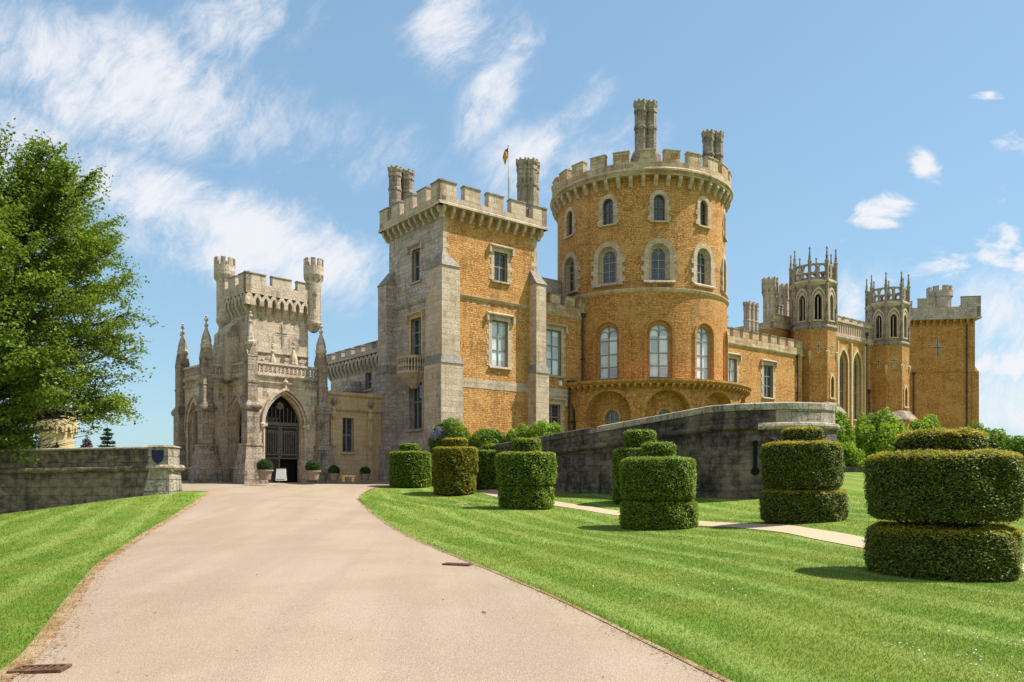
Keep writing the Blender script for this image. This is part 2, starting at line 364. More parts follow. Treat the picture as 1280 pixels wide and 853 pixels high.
def panel(mb, f, s0, s1, z0, z1, ops=(), depth=0.3, ds=None):
    cs = {s0, s1}; cz = {z0, z1}
    if ds:
        n = max(1, int(round((s1-s0)/ds))); cs |= {s0+(s1-s0)*i/n for i in range(n+1)}
    bbs = []
    for o in ops:
        xs = [p[0] for p in o]; zs = [p[1] for p in o]
        bb = (min(xs), max(xs), max(min(zs), z0), min(max(zs), z1)); bbs.append(bb)
        cs |= {bb[0], bb[1]}; cz |= {bb[2], bb[3]}
    cs = sorted(cs); cz = sorted(cz)
    for i in range(len(cs)-1):
        for j in range(len(cz)-1):
            a, b, c, d = cs[i], cs[i+1], cz[j], cz[j+1]
            if b-a < 1e-5 or d-c < 1e-5: continue
            ms, mz = (a+b)/2, (c+d)/2
            if any(x[0] < ms < x[1] and x[2] < mz < x[3] for x in bbs): continue
            mb.face([f(a, c, 0), f(b, c, 0), f(b, d, 0), f(a, d, 0)], [(a, c), (b, c), (b, d), (a, d)])
    for o, bb in zip(ops, bbs):
        top = bb[3]; ch = o[1:-1]
        for p, q in zip(ch[:-1], ch[1:]):
            if abs(q[0]-p[0]) > 1e-6 and (top-p[1] > 1e-5 or top-q[1] > 1e-5):
                mb.face([f(p[0], p[1], 0), f(q[0], q[1], 0), f(q[0], top, 0), f(p[0], top, 0)], [p, q, (q[0], top), (p[0], top)])
        oc = o+[o[0]]
        for p, q in zip(oc[:-1], oc[1:]):
            mb.face([f(p[0], p[1], 0), f(q[0], q[1], 0), f(q[0], q[1], depth), f(p[0], p[1], depth)],
                    [(p[0], p[1]), (q[0], q[1]), (q[0]+depth, q[1]), (p[0]+depth, p[1])])

def ring(mb, f, a, b, d0, d1, closed=False):
    """extruded band between outline a (inner) and b (outer), front at d0, back at d1"""
    n = len(a); rng = range(n) if closed else range(n-1)
    for i in rng:
        j = (i+1) % n
        mb.face([f(*a[i], d0), f(*a[j], d0), f(*b[j], d0), f(*b[i], d0)], [a[i], a[j], b[j], b[i]])
        mb.face([f(*b[i], d0), f(*b[j], d0), f(*b[j], d1), f(*b[i], d1)])
        mb.face([f(*a[i], d1), f(*a[j], d1), f(*a[j], d0), f(*a[i], d0)])
    if not closed:
        for i in (0, n-1): mb.face([f(*a[i], d0), f(*b[i], d0), f(*b[i], d1), f(*a[i], d1)])

def poly(mb, f, o, d):
    mb.face([f(p[0], p[1], d) for p in o], [p for p in o])

def boxp(mb, f, s0, s1, z0, z1, d0, d1, n=1):
    for i in range(n):
        a = s0+(s1-s0)*i/n; b = s0+(s1-s0)*(i+1)/n
        for d in (d0, d1): mb.face([f(a, z0, d), f(b, z0, d), f(b, z1, d), f(a, z1, d)], [(a, z0), (b, z0), (b, z1), (a, z1)])
        for z in (z0, z1): mb.face([f(a, z, d0), f(b, z, d0), f(b, z, d1), f(a, z, d1)])
    for s in (s0, s1): mb.face([f(s, z0, d0), f(s, z1, d0), f(s, z1, d1), f(s, z0, d1)])

def extr(mb, f, s0, s1, pts, n=1):
    """prism of a closed (d,z) profile along s"""
    for i in range(n):
        a = s0+(s1-s0)*i/n; b = s0+(s1-s0)*(i+1)/n
        for k in range(len(pts)):
            p, q = pts[k], pts[(k+1) % len(pts)]
            mb.face([f(a, p[1], p[0]), f(b, p[1], p[0]), f(b, q[1], q[0]), f(a, q[1], q[0])], [(a, p[1]), (b, p[1]), (b, q[1]+abs(p[0]-q[0])), (a, q[1]+abs(p[0]-q[0]))])
    for s in (s0, s1): mb.face([f(s, p[1], p[0]) for p in pts])

def tbox(mb, f, lo, z0, hi, z1):
    A = [f(lo[0], z0, lo[2]), f(lo[1], z0, lo[2]), f(lo[1], z0, lo[3]), f(lo[0], z0, lo[3])]
    B = [f(hi[0], z1, hi[2]), f(hi[1], z1, hi[2]), f(hi[1], z1, hi[3]), f(hi[0], z1, hi[3])]
    mb.hexa(A, B)

def window(par, f, kind, sc, w, z0, z1, depth, pane='glass', bars='bars', nx=1, transoms=(), surround=0.28, proud=0.03, sur_mat='ashlar', hood=False, sill=True, h=None, fw=0.055, quoin=True, fine=0.0, tracery=False):
    """frame and glazing bars (the part), pane, stone surround, sill and hood mould as its sub-parts; f is a flat frame"""
    mb = MB(); o = outl(kind, sc, w, z0, z1, h)
    oi = outl(kind, sc, w-2*fw, z0+fw, z1-fw, (h-fw*0.6) if h else None)
    ring(mb, f, oi, o, depth-0.07, depth+0.03, closed=True)
    zs = z1 if kind == 'rect' else (z1-w/2 if kind == 'round' else z1-(h or .866*w))
    def topz(s):
        if kind == 'rect': return z1
        x = abs(s-sc)
        if kind == 'round': return zs+math.sqrt(max(0, w*w/4-x*x))
        hh = h or .866*w; r = (hh*hh+w*w/4)/w; c = w/2-r
        return zs+math.sqrt(max(0, r*r-(x-c)**2))
    for i in range(1, nx+1):
        s = sc-w/2+w*i/(nx+1)
        boxp(mb, f, s-0.035, s+0.035, z0, topz(s)-0.02, depth-0.06, depth+0.02)
    for t in transoms:
        zt = z0+(z1-z0)*t; hw = w/2
        if zt > zs:
            hw = 0
            while hw < w/2 and topz(sc+hw) > zt: hw += 0.02
        boxp(mb, f, sc-hw, sc+hw, zt-0.03, zt+0.03, depth-0.055, depth+0.02)
    if tracery:
        for sg in (-1, 1):
            c = sc+sg*w/4; q = outl('round' if kind == 'round' else 'point', c, w/2, zs-0.15, zs+w*0.25, n=5); q2 = outl('round' if kind == 'round' else 'point', c, w/2-0.1, zs-0.15, zs+w*0.25-0.05, n=5)
            ring(mb, f, q2, q, depth-0.06, depth+0.02)
    win = mb.build('window', M[bars], par)
    pb = MB(); poly(pb, f, o, depth); pb.build('pane', M[pane], win)
    if fine:
        lb = MB(); s = sc-w/2+fine
        while s < sc+w/2-0.03:
            boxp(lb, f, s-0.009, s+0.009, z0, topz(s)-.02, depth-0.02, depth+0.005); s += fine
        z = z0+fine*1.15
        while z < z1-0.1:
            hw = w/2
            if z > zs:
                hw = 0
                while hw < w/2 and topz(sc+hw) > z: hw += 0.03
            boxp(lb, f, sc-hw, sc+hw, z-0.009, z+0.009, depth-0.02, depth+0.005); z += fine*1.15
        lb.build('leading', M['leadbar'], win)
    if surround:
        sb = MB(); g = 0.02; oi = outl(kind, sc, w, z0, z1, h); oo = outl(kind, sc, w+2*surround, z0, z1+surround, (h+surround*0.75) if h else None)
        ring(sb, f, oi, oo, -proud, 0.12)
        if quoin:
            z = z0; i = 0
            while z < zs-0.1:
                e = 0.16 if i % 2 == 0 else 0.03
                for sg in (-1, 1):
                    a = sc+sg*(w/2+surround-0.02); b = a+sg*e
                    boxp(sb, f, min(a, b), max(a, b), z+0.01, min(z+0.3, zs)-0.01, -proud+0.008, 0.1)
                z += 0.32; i += 1
        sb.build('surround', M[sur_mat], win)
    if sill:
        sb = MB(); sw = w/2+surround*0.9
        extr(sb, f, sc-sw, sc+sw, [(-proud-0.12, z0-0.14), (-proud-0.12, z0-0.05), (0.0, z0+0.0), (depth-.02, z0+0.02), (depth-.02, z0-0.14)])
        sb.build('sill', M[sur_mat], win)
    if hood:
        hb = MB(); hw = w/2+surround+0.12; zt = z1+surround
        extr(hb, f, sc-hw, sc+hw, [(-proud-0.2, zt+0.06), (-proud-0.2, zt+0.12), (0.02, zt+0.24), (0.02, zt), (-proud-.08, zt)])
        for sg in (-1, 1): boxp(hb, f, sc+sg*hw-0.07, sc+sg*hw+0.07, zt-0.36, zt+0.1, -proud-0.16, 0.02)
        hb.build('hood_mould', M[sur_mat], win)
    return win

def corbel(par, f, s, z0, z1, out, w, mat='ashlar', over=0.0):
    """curved bracket under a parapet; d runs from the wall (0) out to -out"""
    mb = MB(); h = z1-z0
    extr(mb, f, s-w/2, s+w/2, [(0.05, z0), (-out*0.35, z0+h*0.05), (-out*0.5, z0+h*0.3), (-out*0.85, z0+h*0.5), (-out, z0+h*0.7), (-out, z1), (0.05, z1)])
    return mb.build('corbel', M[mat], par)

def merlon(par, f, s0, s1, z0, z1, d0, d1, mat='ashlar', n=1, cap=0.05, capm=None):
    mb = MB(); boxp(mb, f, s0, s1, z0, z1-0.12, d0, d1, n)
    mb.mi = 1
    extr(mb, f, s0-cap*0.6, s1+cap*0.6, [(d0-cap, z1-0.12), (d0-cap, z1-0.06), ((d0+d1)/2, z1+0.02), (d1+cap, z1-0.06), (d1+cap, z1-0.12)], n)
    return mb.build('merlon', [M[mat], M[capm or mat]], par)

def string(par, f, s0, s1, z, out=0.12, h=0.2, mat='ashlar', n=1, name='string_course', back=0.03):
    mb = MB(); extr(mb, f, s0, s1, [(back, z-h), (-out*0.4, z-h*0.8), (-out, z-h*0.35), (-out, z-h*0.1), (back, z)], n)
    return mb.build(name, M[mat], par)

def slit_cross(par, f, sc, zc, w, h, mat='ashlar', t=0.09, foils=False):
    mb = MB(); e = 0.07
    boxp(mb, f, sc-t-e, sc+t+e, zc-h/2-e, zc+h/2+e, -0.022, 0.02)
    boxp(mb, f, sc-w/2-e, sc-t-e, zc-t-e+.1, zc+t+e+.1, -0.022, 0.02); boxp(mb, f, sc+t+e, sc+w/2+e, zc-t-e+.1, zc+t+e+.1, -0.022, 0.02)
    o = mb.build('arrow_slit', M[mat], par)
    vb = MB(); tt = t*0.75
    boxp(vb, f, sc-tt, sc+tt, zc-h/2, zc+h/2, -0.030, -0.01)
    boxp(vb, f, sc-w/2, sc-tt, zc-tt+.1, zc+tt+.1, -0.030, -0.01); boxp(vb, f, sc+tt, sc+w/2, zc-tt+.1, zc+tt+.1, -0.030, -0.01)
    vb.build('slot', M['leadbar'], o)
    return o

def pipe(par, f, s, z0, z1, d=-0.12, r=0.06):
    mb = MB(); mb.tube([f(s, z0, d), f(s, z1, d)], r, 8)
    boxp(mb, f, s-0.14, s+0.14, z1-0.3, z1, d-0.14, d+0.1)
    z = z0+1.0
    while z < z1-0.5:
        boxp(mb, f, s-0.1, s+0.1, z, z+0.08, d-0.08, 0.0); z += 1.9
    return mb.build('downpipe', M['pipe'], par)

def chimney(par, cx, cy, offs, r, z0, z1, mat='grey', rot=PI/8, name='chimney_stack'):
    """cluster of octagonal shafts on a shared plinth, with moulded bands and caps"""
    mb = MB(); ext = max(max(abs(a), abs(b)) for a, b in offs)+r
    mb.lathe(cx, cy, [(ext*1.15, z0), (ext*1.15, z0+(z1-z0)*0.25), (ext*1.03, z0+(z1-z0)*0.3)], 8, rot)
    st = mb.build(name, M[mat], par)
    for (ox, oy) in offs:
        b = MB(); H = z1-z0; q = z0+H*0.28
        b.lathe(cx+ox, cy+oy, [(r, q), (r, z0+H*0.62), (r*1.12, z0+H*0.63), (r*1.12, z0+H*0.66), (r, z0+H*0.67), (r, z1-H*0.16), (r*1.12, z1-H*0.14), (r*1.12, z1-H*0.10), (r*1.02, z1-H*0.09), (r*1.22, z1-H*0.04), (r*1.22, z1-H*.015), (r*.95, z1)], 8, rot)
        for i in range(8):
            a = rot+PI/4*i; b.lathe(cx+ox+r*1.02*math.cos(a), cy+oy+r*1.02*math.sin(a), [(r*.22, z1-H*.04), (r*.24, z1+H*.008), (r*.1, z1+H*.02)], 5)
        b.build('shaft', M[mat], st)
    return st

def lerp(a, b, t): return a+(b-a)*t
# ------------------------------------------------------------------ terrain
def at(px, d): return (px-640)/990*d
def zz(py, d): return (600-py)/990*d
CP = []
def cp(px, d, py=None, z=None): CP.append((at(px, d), d, zz(py, d) if z is None else z))
for x in (-8, -3, 0, 3, 8):
    CP.append((x, 2, -1.62)); CP.append((x, 6.3, -1.60))
cp(350, 10, 750); cp(350, 14.5, 700); cp(350, 22, 660); cp(350, 28, 640); cp(360, 38, 620); cp(360, 46, 609); cp(350, 52, 603.0); cp(420, 46, 609)
cp(1180, 12, 727); cp(825, 24, 664); cp(1005, 22.7, 654); cp(658, 31, 637); cp(569, 43, 621); cp(512, 47, 610.5)
cp(800, 33, 633); cp(700, 41, 617); cp(610, 45, 612); cp(945, 33, 622); cp(745, 40, 615); cp(870, 35.5, 613)
cp(1280, 14.3, 712); cp(1085, 17.8, 683); cp(880, 26, 655); cp(1280, 20, 660); cp(1070, 42, 590); cp(1280, 40, 598); cp(1150, 30, 622); cp(1200, 55, 560)
cp(0, 34, 643); cp(228, 34.4, 615); cp(110, 34, 629); cp(0, 20, 680); cp(0, 12, 733); cp(120, 25, 652); cp(0, 8, 800); cp(230, 40, 611)
for (x, y, z) in [(-30, 30, -2.0), (-30, 15, -2.0), (-40, 50, -1.5), (-22, 52, -0.05), (-12, 58, 0.0), (0, 60, 0), (20, 65, .3), (50, 85, .3), (-20, 75, 0), (45, 40, 1.0), (40, 15, -1.4), (25, 5, -1.7), (-15, 3, -1.9), (60, 60, 1.0), (20, 45, .3), (-50, 90, -2), (30, 110, 0)]:
    CP.append((x, y, z))
CP = np.array(CP)
def tps_fit(P):
    n = len(P); d2 = ((P[:, None, :2]-P[None, :, :2])**2).sum(-1)
    K = 0.5*d2*np.log(d2+1e-9); K += np.eye(n)*3.0
    A = np.zeros((n+3, n+3)); A[:n, :n] = K; A[:n, n] = 1; A[:n, n+1:] = P[:, :2]; A[n, :n] = 1; A[n+1:, :n] = P[:, :2].T
    return np.linalg.solve(A, np.concatenate([P[:, 2], [0, 0, 0]]))
TW = tps_fit(CP)
def gz(x, y):
    x = np.asarray(x, float); y = np.asarray(y, float); sh = x.shape; q = np.stack([x.ravel(), y.ravel()], 1)
    out = np.zeros(len(q))
    for i in range(0, len(q), 20000):
        c = q[i:i+20000]; d2 = ((c[:, None]-CP[None, :, :2])**2).sum(-1)
        out[i:i+20000] = (0.5*d2*np.log(d2+1e-9))@TW[:len(CP)]+TW[-3]+c@TW[-2:]
    z = out.reshape(sh)
    r = np.hypot((x-5)/1.0, y-35); t = np.clip((r-62)/70, 0, 1); t = t*t*(3-2*t)
    return np.clip(z, -3.5, 2.5)*(1-t)+(-9.0)*t
def g1(x, y): return float(gz(np.array([x]), np.array([y]))[0])

# edges of the drive as functions of the distance
def interp(tab):
    a = np.array(sorted(tab)); return lambda y: np.interp(y, a[:, 0], a[:, 1])
def smooth_tab(tab):
    f = interp(tab); ys = np.arange(tab[0][0], tab[-1][0], 0.25)
    v = f(ys); k = np.ones(9)/9; vp = np.pad(v, 4, mode='edge'); vs = np.convolve(vp, k, 'valid')
    return lambda y: np.interp(y, ys, vs)
XL = smooth_tab([(-2, -3.6), (3, -3.9), (6.3, at(18, 6.3)), (8.1, at(62, 8.1)), (10, at(88, 10)), (14.5, at(127, 14.5)), (18.5, at(163, 18.5)), (22, at(188, 22)), (28, at(230, 28)), (32, at(254, 32)), (35.5, at(266, 35.5)), (36.4, at(262, 36.4)), (37.2, at(240, 37.2)), (38.0, -17), (40, -26), (46, -34), (62, -38)])
XR = smooth_tab([(-2, 4.2), (3, 2.6), (6.3, at(908, 6.3)), (10, at(703, 10)), (14.5, at(580, 14.5)), (18.5, at(525, 18.5)), (22, at(495, 22)), (28, at(466, 28)), (33, at(452, 33)), (38, at(447, 38)), (42, at(451, 42)), (45.5, at(463, 45.5)), (48, at(478, 48)), (50, at(497, 50)), (52, -5.0), (62, -2)])
PATH = [(-9.3, 49.2), (-3.2, 46.0), (-1.6, 42.5), (0.6, 37.5), (3.6, 31.5), (6.35, 26), (8.1, 21.2), (9.15, 17.6), (9.55, 14.2), (9.9, 10), (10.2, 4)]
PATH = [(-1.6, 45.0), (0.4, 39.5), (1.75, 35), (4.2, 30), (6.35, 25.6), (7.6, 21), (8.2, 17.6), (9.3, 14.0), (10.3, 10), (11.5, 4)]

def nonuni(edges):
    out = []
    for (a, b, st) in edges: out += list(np.arange(a, b, st))
    return np.array(out+[edges[-1][1]])
gx = nonuni([(-4000, -400, 600), (-400, -100, 60), (-100, -44, 8), (-44, 44, 0.5), (44, 100, 4), (100, 400, 60), (400, 4000, 600)])
gy = nonuni([(-600, -60, 120), (-60, -4, 4), (-4, 60, 0.5), (60, 130, 3), (130, 400, 45), (400, 6000, 700)])
GX, GY = np.meshgrid(gx, gy); GZ = gz(GX, GY)
nx, ny = len(gx), len(gy)
idx = np.arange(nx*ny).reshape(ny, nx)
GF = np.stack([idx[:-1, :-1], idx[:-1, 1:], idx[1:, 1:], idx[1:, :-1]], -1).reshape(-1, 4)
# let the turf sit a few centimetres below the drive surface inside the drive
inn = (GX > XL(GY)+0.35) & (GX < XR(GY)-0.35) & (GY < 62) & (GY > -2)
GZ2 = np.where(inn, GZ-0.05, GZ)

def grass_nodes(k, pos):
    """mown turf: mower bands, their leaning-blade sheen put into the colour, clover and dry patches"""
    stripe = k.vmath('DOT_PRODUCT', pos, (0.948, 0.318, 0))
    wob = k.noise(pos, 0.25, 2)[0]
    s = k.math('SINE', k.math('ADD', k.math('MULTIPLY', stripe, 2*PI/1.45), k.math('MULTIPLY', wob, 5.0)))
    s = k.math('ADD', k.math('MULTIPLY', s, 0.5), 0.5)
    a = k.noise(pos, 0.45, 5, 0.6)[0]; f = k.noise(pos, 6.0, 6, 0.7)[0]; ff = k.noise(pos, 34.0, 4, 0.7)[0]
    c = k.mix(k.math('ADD', k.math('MULTIPLY', k.ramp(s, 0.5, 1.0), 0.95), k.math('MULTIPLY', f, 0.25)), (0.125, 0.212, 0.018, 1), (0.245, 0.33, 0.070, 1))  # sheen of leaning blades painted as a darker and a lighter grass colour
    c = k.mix(k.math('MULTIPLY', k.ramp(a, 0.42, 0.60), 0.65), c, (0.225, 0.27, 0.045, 1))
    c = k.mix(k.math('MULTIPLY', k.ramp(f, 0.55, 0.72), 0.40), c, (0.27, 0.31, 0.07, 1))
    c = k.mix(k.math('MULTIPLY', k.ramp(ff, 0.5, 0.75), 0.35), c, (0.085, 0.15, 0.012, 1))
    return c, f, ff
mg, k, b = new_mat('mown_turf')
pos = k.new('ShaderNodeNewGeometry').outputs['Position']
c, f_, ff_ = grass_nodes(k, pos)
c = k.mix(1.0, c, (0.80, 0.82, 0.80, 1), 'MULTIPLY'); k.l.new(c, b.inputs['Base Color']); b.inputs['Roughness'].default_value = 0.9; b.inputs['Specular IOR Level'].default_value = 0.15
bump(k, b, k.math('ADD', ff_, f_), 0.6, 0.04)
M['turf'] = mg
mb_, k, b = new_mat('grass_blades')
g = k.new('ShaderNodeNewGeometry'); c, f_, ff_ = grass_nodes(k, g.outputs['Position'])
c = k.mix(1.0, c, k.mix(g.outputs['Random Per Island'], (0.80, 0.85, 0.72, 1), (1.22, 1.15, 1.2, 1)), 'MULTIPLY')
k.l.new(c, b.inputs['Base Color']); b.inputs['Roughness'].default_value = 0.6; b.inputs['Specular IOR Level'].default_value = 0.2
t = k.new('ShaderNodeBsdfTranslucent'); k.l.new(c, t.inputs[0]); mx = k.new('ShaderNodeMixShader'); mx.inputs[0].default_value = 0.35
k.l.new(b.outputs[0], mx.inputs[1]); k.l.new(t.outputs[0], mx.inputs[2]); k.l.new(mx.outputs[0], [n for n in k.n if n.type == 'OUTPUT_MATERIAL'][0].inputs[0])
M['blades'] = mb_
lawn = build_np('lawn', np.stack([GX, GY, GZ2], -1).reshape(-1, 3), GF, M['turf'], smooth=True, kind='structure')

mg, k, b = new_mat('bound_gravel')
pos = k.new('ShaderNodeNewGeometry').outputs['Position']
n1 = k.noise(pos, 60, 3, 0.7)[0]; n2 = k.noise(pos, 0.35, 6, 0.6)[0]; n3 = k.noise(pos, 14, 5, 0.7)[0]
vo = k.new('ShaderNodeTexVoronoi'); k.l.new(pos, vo.inputs['Vector']); vo.inputs['Scale'].default_value = 75
lane = k.noise(k.mapping(k.mapping(pos, rot=(0, 0, R_(-6))), (0.9, 0.045, 1)), 1.0, 4, 0.6)[0]
c = k.mix(k.ramp(n1, 0.3, 0.7), (0.258, 0.192, 0.132, 1), (0.355, 0.276, 0.204, 1))
c = k.mix(k.math('MULTIPLY', k.ramp(lane, 0.42, 0.60), 0.6), c, (0.365, 0.282, 0.205, 1))
c = k.mix(k.math('MULTIPLY', k.ramp(n2, 0.40, 0.66), 0.45), c, (0.255, 0.180, 0.118, 1))
c = k.mix(k.math('MULTIPLY', k.ramp(n3, 0.55, 0.75), 0.35), c, (0.22, 0.152, 0.105, 1))
sp = k.new('ShaderNodeSeparateColor'); k.l.new(vo.outputs['Color'], sp.inputs[0])
c = k.mix(k.math('MULTIPLY', k.ramp(sp.outputs[0], 0.72, 0.9), 0.28), c, (0.52, 0.42, 0.33, 1))
c = k.mix(k.math('MULTIPLY', k.ramp(sp.outputs[1], 0.80, 0.95), 0.38), c, (0.20, 0.14, 0.105, 1))
k.l.new(c, b.inputs['Base Color']); b.inputs['Roughness'].default_value = 0.95; b.inputs['Specular IOR Level'].default_value = 0.15
bump(k, b, k.math('ADD', vo.outputs['Distance'], n1), 0.5, 0.012)
M['gravel'] = mg
def strip(name, rows, mat, lift, kind='structure'):
    """rows: list of lists of (x,y); all the same length"""
    A = np.array(rows); n, m, _ = A.shape; z = gz(A[..., 0], A[..., 1])+lift
    V = np.concatenate([A, z[..., None]], -1).reshape(-1, 3); ix = np.arange(n*m).reshape(n, m)
    F = np.stack([ix[:-1, :-1], ix[:-1, 1:], ix[1:, 1:], ix[1:, :-1]], -1).reshape(-1, 4)
    return build_np(name, V, F, mat, smooth=True, kind=kind)
ys = np.concatenate([np.arange(-2, 40, 0.25), np.arange(40, 62.1, 0.4)])
rows = [[(float(lerp(XL(y), XR(y), t)), y) for t in np.linspace(0, 1, 41)] for y in ys]
strip('drive', rows, M['gravel'], 0.006)
# worn brown verge of leaf litter and soil along both edges
mg, k, b = new_mat('leaf_litter')
pos = k.new('ShaderNodeNewGeometry').outputs['Position']
n1 = k.noise(pos, 22, 5, 0.75)[0]; n2 = k.noise(pos, 3, 4)[0]
c = k.mix(k.ramp(n1, 0.35, 0.65), (0.38, 0.19, 0.075, 1), (0.17, 0.10, 0.045, 1))
c = k.mix(k.ramp(n2, 0.42, 0.6), c, (0.37, 0.24, 0.14, 1)); k.l.new(c, b.inputs['Base Color']); b.inputs['Roughness'].default_value = 0.95
bump(k, b, n1, 0.8, 0.03); M['litter'] = mg
def verge(name, X, sgn, w):
    rows = []
    for y in np.arange(-2, 37.2 if sgn > 0 else 47, 0.12):
        x = float(X(y)); a = 0.12 if sgn > 0 else 0.02; q = w*(0.85+0.2*math.sin(y*1.3+sgn)+0.12*math.sin(y*5.1))
        rows.append([(x-sgn*a, y), (x+sgn*max(0.04, q)*.5, y), (x+sgn*max(0.04, q), y)])
    strip(name, rows, M['litter'], 0.014)
verge('earth_verge', XL, 1, 0.09)
verge('earth_verge', XR, -1, 0.045)
def polysmooth(P, st=0.4):
    P = [Vector((p[0], p[1], 0)) for p in P]; out = []
    for i in range(len(P)-1):
        p0, p1, p2, p3 = P[max(i-1, 0)], P[i], P[i+1], P[min(i+2, len(P)-1)]; n = max(2, int((p2-p1).length/st))
        for j in range(n):
            t = j/n; out.append(0.5*((2*p1)+(p2-p0)*t+(2*p0-5*p1+4*p2-p3)*t*t+(3*p1-p0-3*p2+p3)*t**3))
    return out+[P[-1]]
pc = polysmooth(PATH); rows = []
for i, p in enumerate(pc):
    t = (pc[min(i+1, len(pc)-1)]-pc[max(i-1, 0)]).normalized(); n = Vector((-t.y, t.x, 0)); w = 0.55+0.03*math.sin(i*0.9)
    rows.append([(p.x+n.x*w*q, p.y+n.y*w*q) for q in (-1, -.5, 0, .5, 1)])
mg, k, b = new_mat('pale_path_gravel')
pos = k.new('ShaderNodeNewGeometry').outputs['Position']; n1 = k.noise(pos, 30, 4, .7)[0]; n2 = k.noise(pos, 1.5, 4)[0]
c = k.mix(k.ramp(n1, .3, .7), (0.40, 0.29, 0.18, 1), (0.48, 0.365, 0.24, 1)); c = k.mix(k.math('MULTIPLY', k.ramp(n2, .5, .7), .4), c, (0.34, 0.25, 0.165, 1))
k.l.new(c, b.inputs['Base Color']); b.inputs['Roughness'].default_value = .95; bump(k, b, n1, .4, .02); M['pathgravel'] = mg
strip('footpath', rows, M['pathgravel'], 0.016)
PC = np.array([(p.x, p.y) for p in pc])

# ------------------------------------------------------------------ castle (laid out 46 m away, then scaled about the eye)
K = 1.12; setS(K)
C = (-4.04, 46.0); U = (0.784, 0.621); N = (0.621, -0.784); V = (-0.621, 0.784); W = (-0.784, -0.621)
def P(a, b): return (C[0]+a*U[0]+b*V[0], C[1]+a*U[1]+b*V[1])
UV2 = lambda a: (-a[0], -a[1])
TA, TB = 7.17, 6.19
# ---- square tower
sq = thing('square_tower', 'square orange stone tower with grey corner buttresses, battlements and a small balcony', 'tower', *P(3.5, 3), -1.0)
fR = Pl(P(0, 0), U, N); fL = Pl(P(0, 0), V, W); fB = Pl(P(TA, TB), UV2(U), V); fE = Pl(P(TA, 0), V, U)
opsR = [outl('rect', 4.27, 1.02, 12.2, 13.95), outl('rect', 4.2, 1.24, 6.94, 9.75)]
opsL = [outl('rect', 2.9, 0.95, 12.1, 14.05), outl('rect', 2.9, 1.2, 7.45, 9.85), outl('rect', 2.95, 1.5, 3.1, 5.9)]
m = MB(); panel(m, fR, 0, TA, -2, 15.95, opsR, 0.3)
m.mi = 1; panel(m, fL, 0, TB, -2, 15.95, opsL, 0.4); panel(m, fE, 0, TB, -2, 15.95)
m.mi = 1; panel(m, fB, 0, TA, -2, 15.95)
wl = m.build('wall', [M['iron'], M['grey']], sq)
m = MB(); m.face([(*P(0, 0), 15.9), (*P(TA, 0), 15.9), (*P(TA, TB), 15.9), (*P(0, TB), 15.9)]); m.build('roof', M['lead'], sq)
window(sq, fR, 'rect', 4.27, 1.02, 12.2, 13.95, 0.22, nx=1, transoms=(0.5,), hood=True, pane='glass', fine=0.24, surround=.24)
window(sq, fR, 'rect', 4.2, 1.24, 6.94, 9.75, 0.22, nx=1, transoms=(0.36, 0.66), hood=True, pane='pale_glass', surround=.26)
window(sq, fL, 'rect', 2.9, 0.95, 12.1, 14.05, 0.28, nx=1, transoms=(0.5,), hood=True, sur_mat='grey', quoin=False, surround=.2)
window(sq, fL, 'rect', 2.9, 1.2, 7.45, 9.85, 0.28, nx=1, transoms=(0.33, 0.66), hood=True, sur_mat='warm', quoin=False, surround=.2)
window(sq, fL, 'rect', 2.95, 1.5, 3.1, 5.9, 0.35, nx=2, transoms=(0.6,), pane='glass', bars='bars', sur_mat='grey', quoin=False, surround=.16)
string(sq, fR, 0.7, 6.55, 11.0, 0.14, 0.22); string(sq, fL, 1.0, 5.4, 10.95, 0.2, 0.3, 'grey')
m = MB(); boxp(m, fR, 0.75, 6.5, 5.5, 6.05, -0.02, 0.05); m.build('ashlar_band', M['ashlar'], sq)
for i in range(9):
    w = 0.42 if i % 2 else 0.26
    for a0, a1 in ((0.02, w), (TA-w, TA-.02)):
        m = MB(); boxp(m, fR, a0, a1, 12.6+i*0.31, 12.9+i*0.31, -0.012, 0.05); m.build('quoin', M['ashlar'], sq)
for i in range(14):
    if i % 3 != 1: m = MB(); boxp(m, fR, 0.9+i*.4, 1.06+i*.4+.1*(i % 2), 10.5, 10.66, -0.012, .03); m.build('pale_block', M['ashlar'], sq)
# clasping buttresses on three corners
def clasp(f2, a0, a1, b0, b1, name='buttress', zt=13.2, ze=12.35, mats=('ashlar', 'slate')):
    m = MB(); g = .13
    m.hexa([(*P(x, y), -2) for x, y in ((a0-.45, b0-.45), (a1+.3, b0-.45), (a1+.3, b1+.2), (a0-.45, b1+.2))], [(*P(x, y), 2.1) for x, y in ((a0-.28, b0-.28), (a1+.2, b0-.28), (a1+.2, b1+.1), (a0-.28, b1+.1))])
    m.hexa([(*P(x, y), 2.1) for x, y in ((a0-g, b0-g), (a1+g, b0-g), (a1+g, b1), (a0-g, b1))], [(*P(x, y), 6.85) for x, y in ((a0-g, b0-g), (a1+g, b0-g), (a1+g, b1), (a0-g, b1))])
    m.hexa([(*P(x, y), 6.85) for x, y in ((a0, b0), (a1, b0), (a1, b1), (a0, b1))], [(*P(x, y), ze) for x, y in ((a0, b0), (a1, b0), (a1, b1), (a0, b1))])
    m.mi = 1
    m.hexa([(*P(x, y), 6.7) for x, y in ((a0-g-.05, b0-g-.05), (a1+g+.05, b0-g-.05), (a1+g+.05, b1), (a0-g-.05, b1))], [(*P(x, y), 7.25) for x, y in ((a0-.003, b0-.003), (a1+.003, b0-.003), (a1+.003, b1), (a0-.003, b1))])
    return m
m = clasp(None, -.5, .75, -.7, 1.0); m.mi = 1
